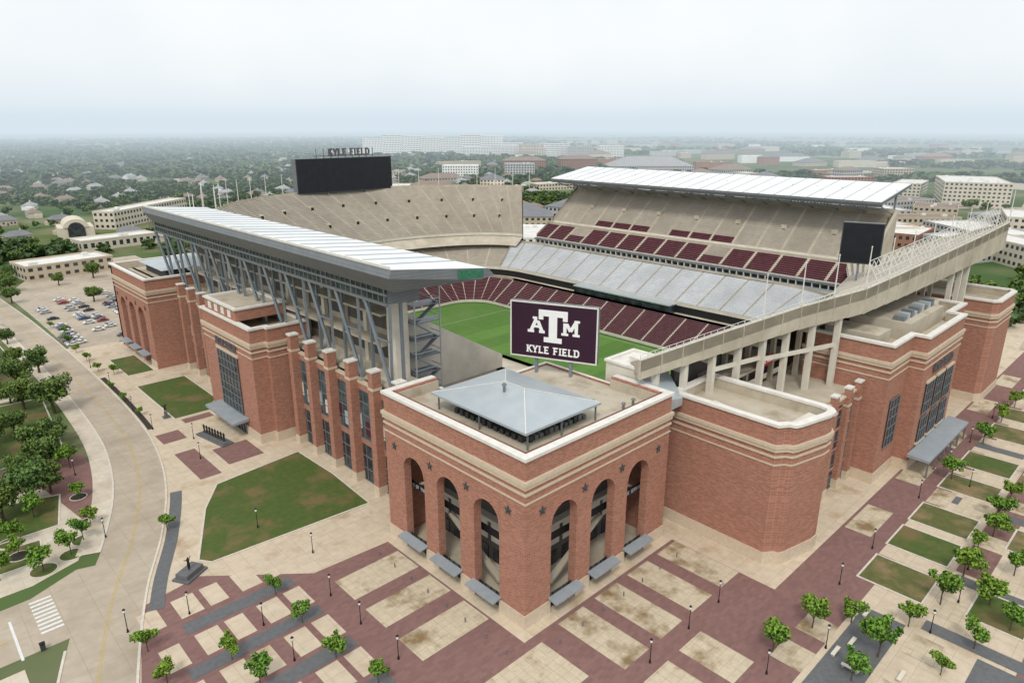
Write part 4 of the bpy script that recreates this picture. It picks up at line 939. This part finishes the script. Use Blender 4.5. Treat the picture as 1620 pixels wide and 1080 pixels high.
# ------------------------------------------------------------------ background buildings
def bldg(x,y,w,d,h,ang,wall,roof,name,label,cat,floors=None,win=True,group=None,hip=False):
    e=top(empty(name,(x,y,0)),label,cat,group); e.rotation_euler=(0,0,ang)
    P=R(-w/2,-d/2,w/2,d/2)
    mb=MB(); mb.prism(P,0,h,wall,cap=False); mb.obj('wall',e)
    mb=MB()
    if hip:
        r=min(w,d)/2; rz=h+r*.45; Q=off(P,.6)
        if w>d: r1=(-w/2+r,0,rz);r2=(w/2-r,0,rz); q=[(*p,h) for p in Q]; mb.poly([q[0],q[1],r2,r1],roof);mb.poly([q[1],q[2],r2],roof);mb.poly([q[2],q[3],r1,r2],roof);mb.poly([q[3],q[0],r1],roof)
        else: r1=(0,-d/2+r,rz);r2=(0,d/2-r,rz); q=[(*p,h) for p in Q]; mb.poly([q[0],q[1],r1],roof);mb.poly([q[1],q[2],r2,r1],roof);mb.poly([q[2],q[3],r2],roof);mb.poly([q[3],q[0],r1,r2],roof)
    else:
        mb.poly([(*p,h-.4) for p in P],roof); mb.band(P,h-.5,h+.5,.15,-.4,wall)
        for k in range(max(1,int(w*d/500))):
            a=random.uniform(-w/2+3,w/2-6);b=random.uniform(-d/2+3,d/2-6) if d>14 else -1
            mb.box(a,b,h-.39,a+random.uniform(2,4),b+random.uniform(2,3),h+1.4,'roof_pale')
    mb.obj('roof',e)
    if win:
        mb=MB(); fl=floors or max(1,int(h/3.6)); fh=h/fl
        for f in range(fl):
            z=f*fh+fh*.3; z2=z+fh*.45
            for sgn in(-1,1):
                n=int(w/4.2)
                for k in range(n):
                    a=-w/2+(k+.25)*w/n; mb.box(a,sgn*(d/2)-.05 if sgn>0 else -d/2-.06,z,a+w/n*.5,sgn*d/2+.06 if sgn>0 else -d/2+.05,z2,'glass')
                n=int(d/4.2)
                for k in range(n):
                    a=-d/2+(k+.25)*d/n; mb.box(sgn*(w/2)-.06,a,z,sgn*w/2+.06,a+d/n*.5,z2,'glass')
        mb.obj('window_rows',e)['kind']='stuff'
    blds.append((x,y,max(w,d)/2+4)); return e
A1=math.radians(-43)
for i in range(7):
    t=i/6; bldg(1070+t*245,1700-t*235,66,22,44+5*((i*3)%4)*.8,A1+.1*(i%2),'wall_white','roof_pale','apartment_building','long white multi storey apartment block','apartment block',win=True,floors=9)
for i,(x,y,h,wm) in enumerate(((1330,1400,34,'wall_white'),(1345,1330,31,'wall_cream'),(1350,1240,34,'wall_white'),(1380,1180,28,'wall_grey'),(1430,1120,30,'wall_white'),(1240,1330,28,'wall_white'),(1300,1280,24,'wall_cream'),(1200,1400,26,'wall_white'))):
    bldg(x,y,70,24,h,A1+.3*(i%3),wm,'roof_pale','apartment_building','pale multi storey apartment block among trees','apartment block',floors=7)
bldg(860,870,80,30,19,A1,'wall_brick','roof_brown','residence_hall','brown brick residence hall with pitched roof','building',hip=True)
bldg(930,800,70,30,22,A1+.2,'wall_brick','roof_brown','residence_hall','brown brick residence hall with pitched roof','building',hip=True)
bldg(690,850,60,32,17,A1,'wall_white','roof_pale','parking_garage','pale open sided parking garage','garage')
bldg(760,780,50,40,20,A1,'wall_grey','roof_grey','parking_garage','grey multi level parking garage','garage')
bldg(1000,690,150,70,12,A1,'wall_grey','roof_grey','arena_hall','wide low arena with grey roof','arena',hip=True)
bldg(830,140,110,60,24,math.radians(20),'wall_cream','roof_pale','campus_building','large cream campus building with flat roof','building')
bldg(880,215,70,30,15,math.radians(10),'wall_cream','roof_pale','campus_building','cream three storey campus building','building')
bldg(640,120,46,34,12,math.radians(15),'wall_tan','roof_brown','campus_building','tan low building beside car park','building')
bldg(600,45,60,30,14,math.radians(15),'wall_cream','roof_pale','campus_building','cream flat roofed building','building')
bldg(470,95,50,34,10,math.radians(5),'wall_brick','roof_pale','campus_building','low brick building with pale roof','building')
bldg(400,330,60,40,14,math.radians(5),'wall_grey','roof_slate','campus_building','grey building with dark pitched roof','building',hip=True)
bldg(380,395,44,30,9,math.radians(45),'wall_tan','roof_brown','campus_building','tan low building behind the bowl','building',hip=True)
bldg(262,262,60,26,12,math.radians(45),'wall_white','roof_pale','campus_building','white low building beyond the stand end','building')
bldg(14,388,44,24,8,math.radians(8),'wall_tan','roof_pale','campus_building','tan one storey building beside car park','building')
bldg(62,470,50,20,7,math.radians(8),'wall_cream','roof_pale','campus_building','cream low building behind car park','building')
bldg(120,600,110,18,14,math.radians(42),'wall_cream','roof_pale','campus_building','long cream building with tall windows','building')
e=top(empty('vaulted_hall',(52,532,0)),'cream hall with a great arched front and vaulted roof','building'); e.rotation_euler=(0,0,math.radians(-8)); e.scale=(.68,.68,.75)
mb=MB(); mb.box(-17,-10,0,17,30,11,'wall_cream'); mb.obj('wall',e); mb=MB(); N=14
for k in range(N):
    a=math.pi*k/N;b=math.pi*(k+1)/N; mb.poly([(12*math.cos(a),-11,11+8*math.sin(a)),(12*math.cos(b),-11,11+8*math.sin(b)),(12*math.cos(b),31,11+8*math.sin(b)),(12*math.cos(a),31,11+8*math.sin(a))],'wall_cream')
    mb.poly([(0,-11,11),(12*math.cos(a),-11,11+8*math.sin(a)),(12*math.cos(b),-11,11+8*math.sin(b))],'wall_cream'); mb.poly([(0,-11.1,9),(8*math.cos(a),-11.1,9+7*math.sin(a)),(8*math.cos(b),-11.1,9+7*math.sin(b))],'glass')
mb.box(-8,-11.1,0,8,-10.02,9,'glass'); mb.obj('vault_roof',e); blds.append((50,532,28))
walls=['wall_cream','wall_tan','wall_brick','wall_white','wall_grey'];roofs=['roof_pale','roof_grey','roof_brown','roof_pale']
k=0
while k<125:
    x,y,d,a=farpos(480,3400,-14 if k<70 else 6,38,.75)
    if not clear(x,y): continue
    w=random.uniform(25,90);dd=random.uniform(18,40)
    hip=random.random()<.25; wm=random.choice(walls)
    bldg(x,y,w,dd,random.uniform(7,16),A1+random.choice([0,1.57,.4]),wm,random.choice(['roof_brown','roof_slate']) if hip else random.choice(roofs),'low_building','%s walled low commercial building among trees'%wm.split('_')[1],'building',win=d<1300,hip=hip); k+=1
hv=[]
for i,(wm,rm) in enumerate((('wall_cream','roof_grey'),('wall_brick','roof_brown'),('wall_white','roof_grey'),('wall_tan','roof_slate'),('wall_cream','roof_brown'))):
    mb=MB(); w,d,h=8,5.5,4.4; mb.prism(R(-w,-d,w,d),0,h,wm,cap=False)
    q=[(*p,h) for p in off(R(-w,-d,w,d),.6)]; r1=(-w*.55,0,h+3.4);r2=(w*.55,0,h+3.4)
    mb.poly([q[0],q[1],r2,r1],rm);mb.poly([q[1],q[2],r2],rm);mb.poly([q[2],q[3],r1,r2],rm);mb.poly([q[3],q[0],r1],rm)
    mb.prism(R(-w-4,-d+1,-w-.01,d-4),0,3.2,wm); mb.box(2,-1,h+2,3,0,h+4.4,wm)
    for x in (-6,-2.5,3,5.5):
        for s in(-1,1): mb.box(x,s*d-.05,1.2,x+1.3,s*d+.05,2.8,'glass')
    mb.box(.5,-d-.08,0,1.6,-d+.02,2.2,'trunk_m')
    o=mb.obj('house'); top(o,'small %s house with %s hipped roof'%(wm.split('_')[1],rm.split('_')[1]),'house','houses among the trees'); hv.append(o)
k=0;placed=[]
while k<270:
    x,y,d,a=farpos(480,2300,-39,2,.85)
    if not clear(x,y): continue
    if any(abs(x-p)<24 and abs(y-q)<24 for p,q in placed): continue
    placed.append((x,y)); blds.append((x,y,14)); o=hv[k%5]; rz=random.choice([0,.3,1.57,1.2])
    if k<5: o.location=(x,y,0);o.rotation_euler=(0,0,rz)
    else: cp(o,(x,y,0),None,rz)
    k+=1
sheet('car_park',[R(520,160,600,230),R(700,-20,800,60),R(440,-20,540,30),R(760,240,850,330),R(1050,60,1180,180),R(620,330,700,400)],.07,'road_m')
blds+= [(560,195,42),(750,20,50),(490,5,45),(805,285,50),(1115,120,65),(660,365,42)]
k=0
while k<290:
    x,y,d,a=farpos(300,900,-41,41,1.1)
    if not clear(x,y): continue
    if a>5 and random.random()<.45: continue
    o=bpy.data.objects.new('tree',mid[k%4]); COL.objects.link(o); s=random.uniform(3.0,5.4); o.location=(x,y,-.5); o.scale=(s,s,s*.95); o.rotation_euler=(0,0,random.uniform(0,6))
    top(o,'dark green tree in the wooded suburb beyond the stadium','tree','trees around the surrounding suburb'); k+=1
V0,dk0=crown_arrays(77,64,.36,8,.6); V0[:,2]+=.8
V1,dk1=crown_arrays(78,24,.62,6,.5); V1[:,2]+=.7
VV=[];MM=[]
cl=lambda x,y: math.sin(x*.0041+1.3)*math.cos(y*.0037)+.6*math.sin(x*.011+y*.007)
def carpet(N,rmin,rmax,V_,dk_,s0,s1,pw):
    k=0;tr=0
    while k<N and tr<N*6:
        tr+=1
        x,y,d,a=farpos(rmin,rmax,-43,43,pw)
        if a>2 and cl(x,y)<.0+.016*min(a,20): continue
        if a<=2 and cl(x,y)<-.9: continue
        if d<1500 and not clear(x,y): continue
        s=random.uniform(s0,s1); r=random.uniform(0,6.28); c,s_=math.cos(r)*s,math.sin(r)*s
        W=np.empty_like(V_); W[:,0]=V_[:,0]*c-V_[:,1]*s_+x; W[:,1]=V_[:,0]*s_+V_[:,1]*c+y; W[:,2]=V_[:,2]*s*.8
        VV.append(W);MM.append(dk_);k+=1
carpet(4300,330,1400,V0,dk0,3.5,6.2,.75)
carpet(7500,1200,5200,V1,dk1,5,12,.8)
V=np.concatenate(VV);mi=np.concatenate(MM)
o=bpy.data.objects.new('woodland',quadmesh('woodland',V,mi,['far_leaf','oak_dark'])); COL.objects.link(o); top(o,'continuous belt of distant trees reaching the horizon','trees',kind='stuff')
def longroad(pts,w,z,name='road',m='road_m'):
    mb=MB(); ribbon(mb,smooth(pts,6),-w/2,w/2,z,m); return struct(mb.obj(name))
for i,(L,w_) in enumerate(zip(RD,(16,14,12,10))): longroad(L,w_,.09+.02*i)
sheet('lawn',[R(380,60,440,140),R(300,60,360,300),R(1000,250,1500,520),R(250,-10,300,40)],.05,'grass_m')
# ------------------------------------------------------------------ haze, sky, sun
m=bpy.data.materials.new('haze_m'); m.use_nodes=True; nt=m.node_tree; nt.nodes.clear()
out=nt.nodes.new('ShaderNodeOutputMaterial'); ab=nt.nodes.new('ShaderNodeVolumeAbsorption'); em=nt.nodes.new('ShaderNodeEmission'); ad=nt.nodes.new('ShaderNodeAddShader')
K=1/2700; ab.inputs[0].default_value=(0,0,0,1); ab.inputs[1].default_value=K; em.inputs[0].default_value=(.68,.79,.87,1); em.inputs[1].default_value=K
nt.links.new(ab.outputs[0],ad.inputs[0]);nt.links.new(em.outputs[0],ad.inputs[1]);nt.links.new(ad.outputs[0],out.inputs['Volume']); MATS['haze_m']=m
mb=MB(); S_=9500;I_=560;zb,zt=-6,170
O=[(-S_,-S_),(S_,-S_),(S_,S_),(-S_,S_)];I=[(-I_,-I_),(I_,-I_),(I_,I_),(-I_,I_)]
for k in range(4):
    j=(k+1)%4
    mb.poly([(*O[k],zb),(*O[j],zb),(*O[j],zt),(*O[k],zt)],'haze_m'); mb.poly([(*I[j],zb),(*I[k],zb),(*I[k],zt),(*I[j],zt)],'haze_m')
    mb.poly([(*O[k],zt),(*O[j],zt),(*I[j],zt),(*I[k],zt)],'haze_m'); mb.poly([(*O[j],zb),(*O[k],zb),(*I[k],zb),(*I[j],zb)],'haze_m')
struct(mb.obj('haze'))
w=bpy.data.worlds.new('World'); bpy.context.scene.world=w; w.use_nodes=True; nt=w.node_tree; bg=nt.nodes['Background']
sk=nt.nodes.new('ShaderNodeTexSky'); sk.sky_type='NISHITA'; sk.sun_disc=False; sk.sun_elevation=math.radians(52); sk.sun_rotation=math.radians(235); sk.dust_density=4
tc=nt.nodes.new('ShaderNodeTexCoord'); ns=noise(nt,tc.outputs['Generated'],2.2,6,.3,.7)
cl_=mixc(nt,ns,(9.4,9.9,10.3),(11.0,11.1,11.1))
nt.links.new(mixc(nt,.9,sk.outputs[0],cl_),bg.inputs[0]); bg.inputs[1].default_value=.1
sun=bpy.data.lights.new('sun','SUN'); sun.energy=1.5; sun.angle=math.radians(12); sun.color=(1,.95,.87)
so=bpy.data.objects.new('sun',sun); COL.objects.link(so)
az=math.radians(215); el=math.radians(52)
dv=Vector((math.cos(az)*math.cos(el),math.sin(az)*math.cos(el),math.sin(el)))
so.rotation_euler=dv.to_track_quat('Z','Y').to_euler(); so.location=(0,0,300)
sc=bpy.context.scene
cam=bpy.data.cameras.new('camera'); cam.lens=24; cam.sensor_width=36; cam.clip_end=30000; cam.clip_start=.5
co=bpy.data.objects.new('camera',cam); COL.objects.link(co); co.location=cam_p; co.rotation_euler=(math.radians(72.5),0,math.radians(-43.7)); sc.camera=co
sc.view_settings.view_transform='Standard'; sc.view_settings.look='None'; sc.view_settings.exposure=0
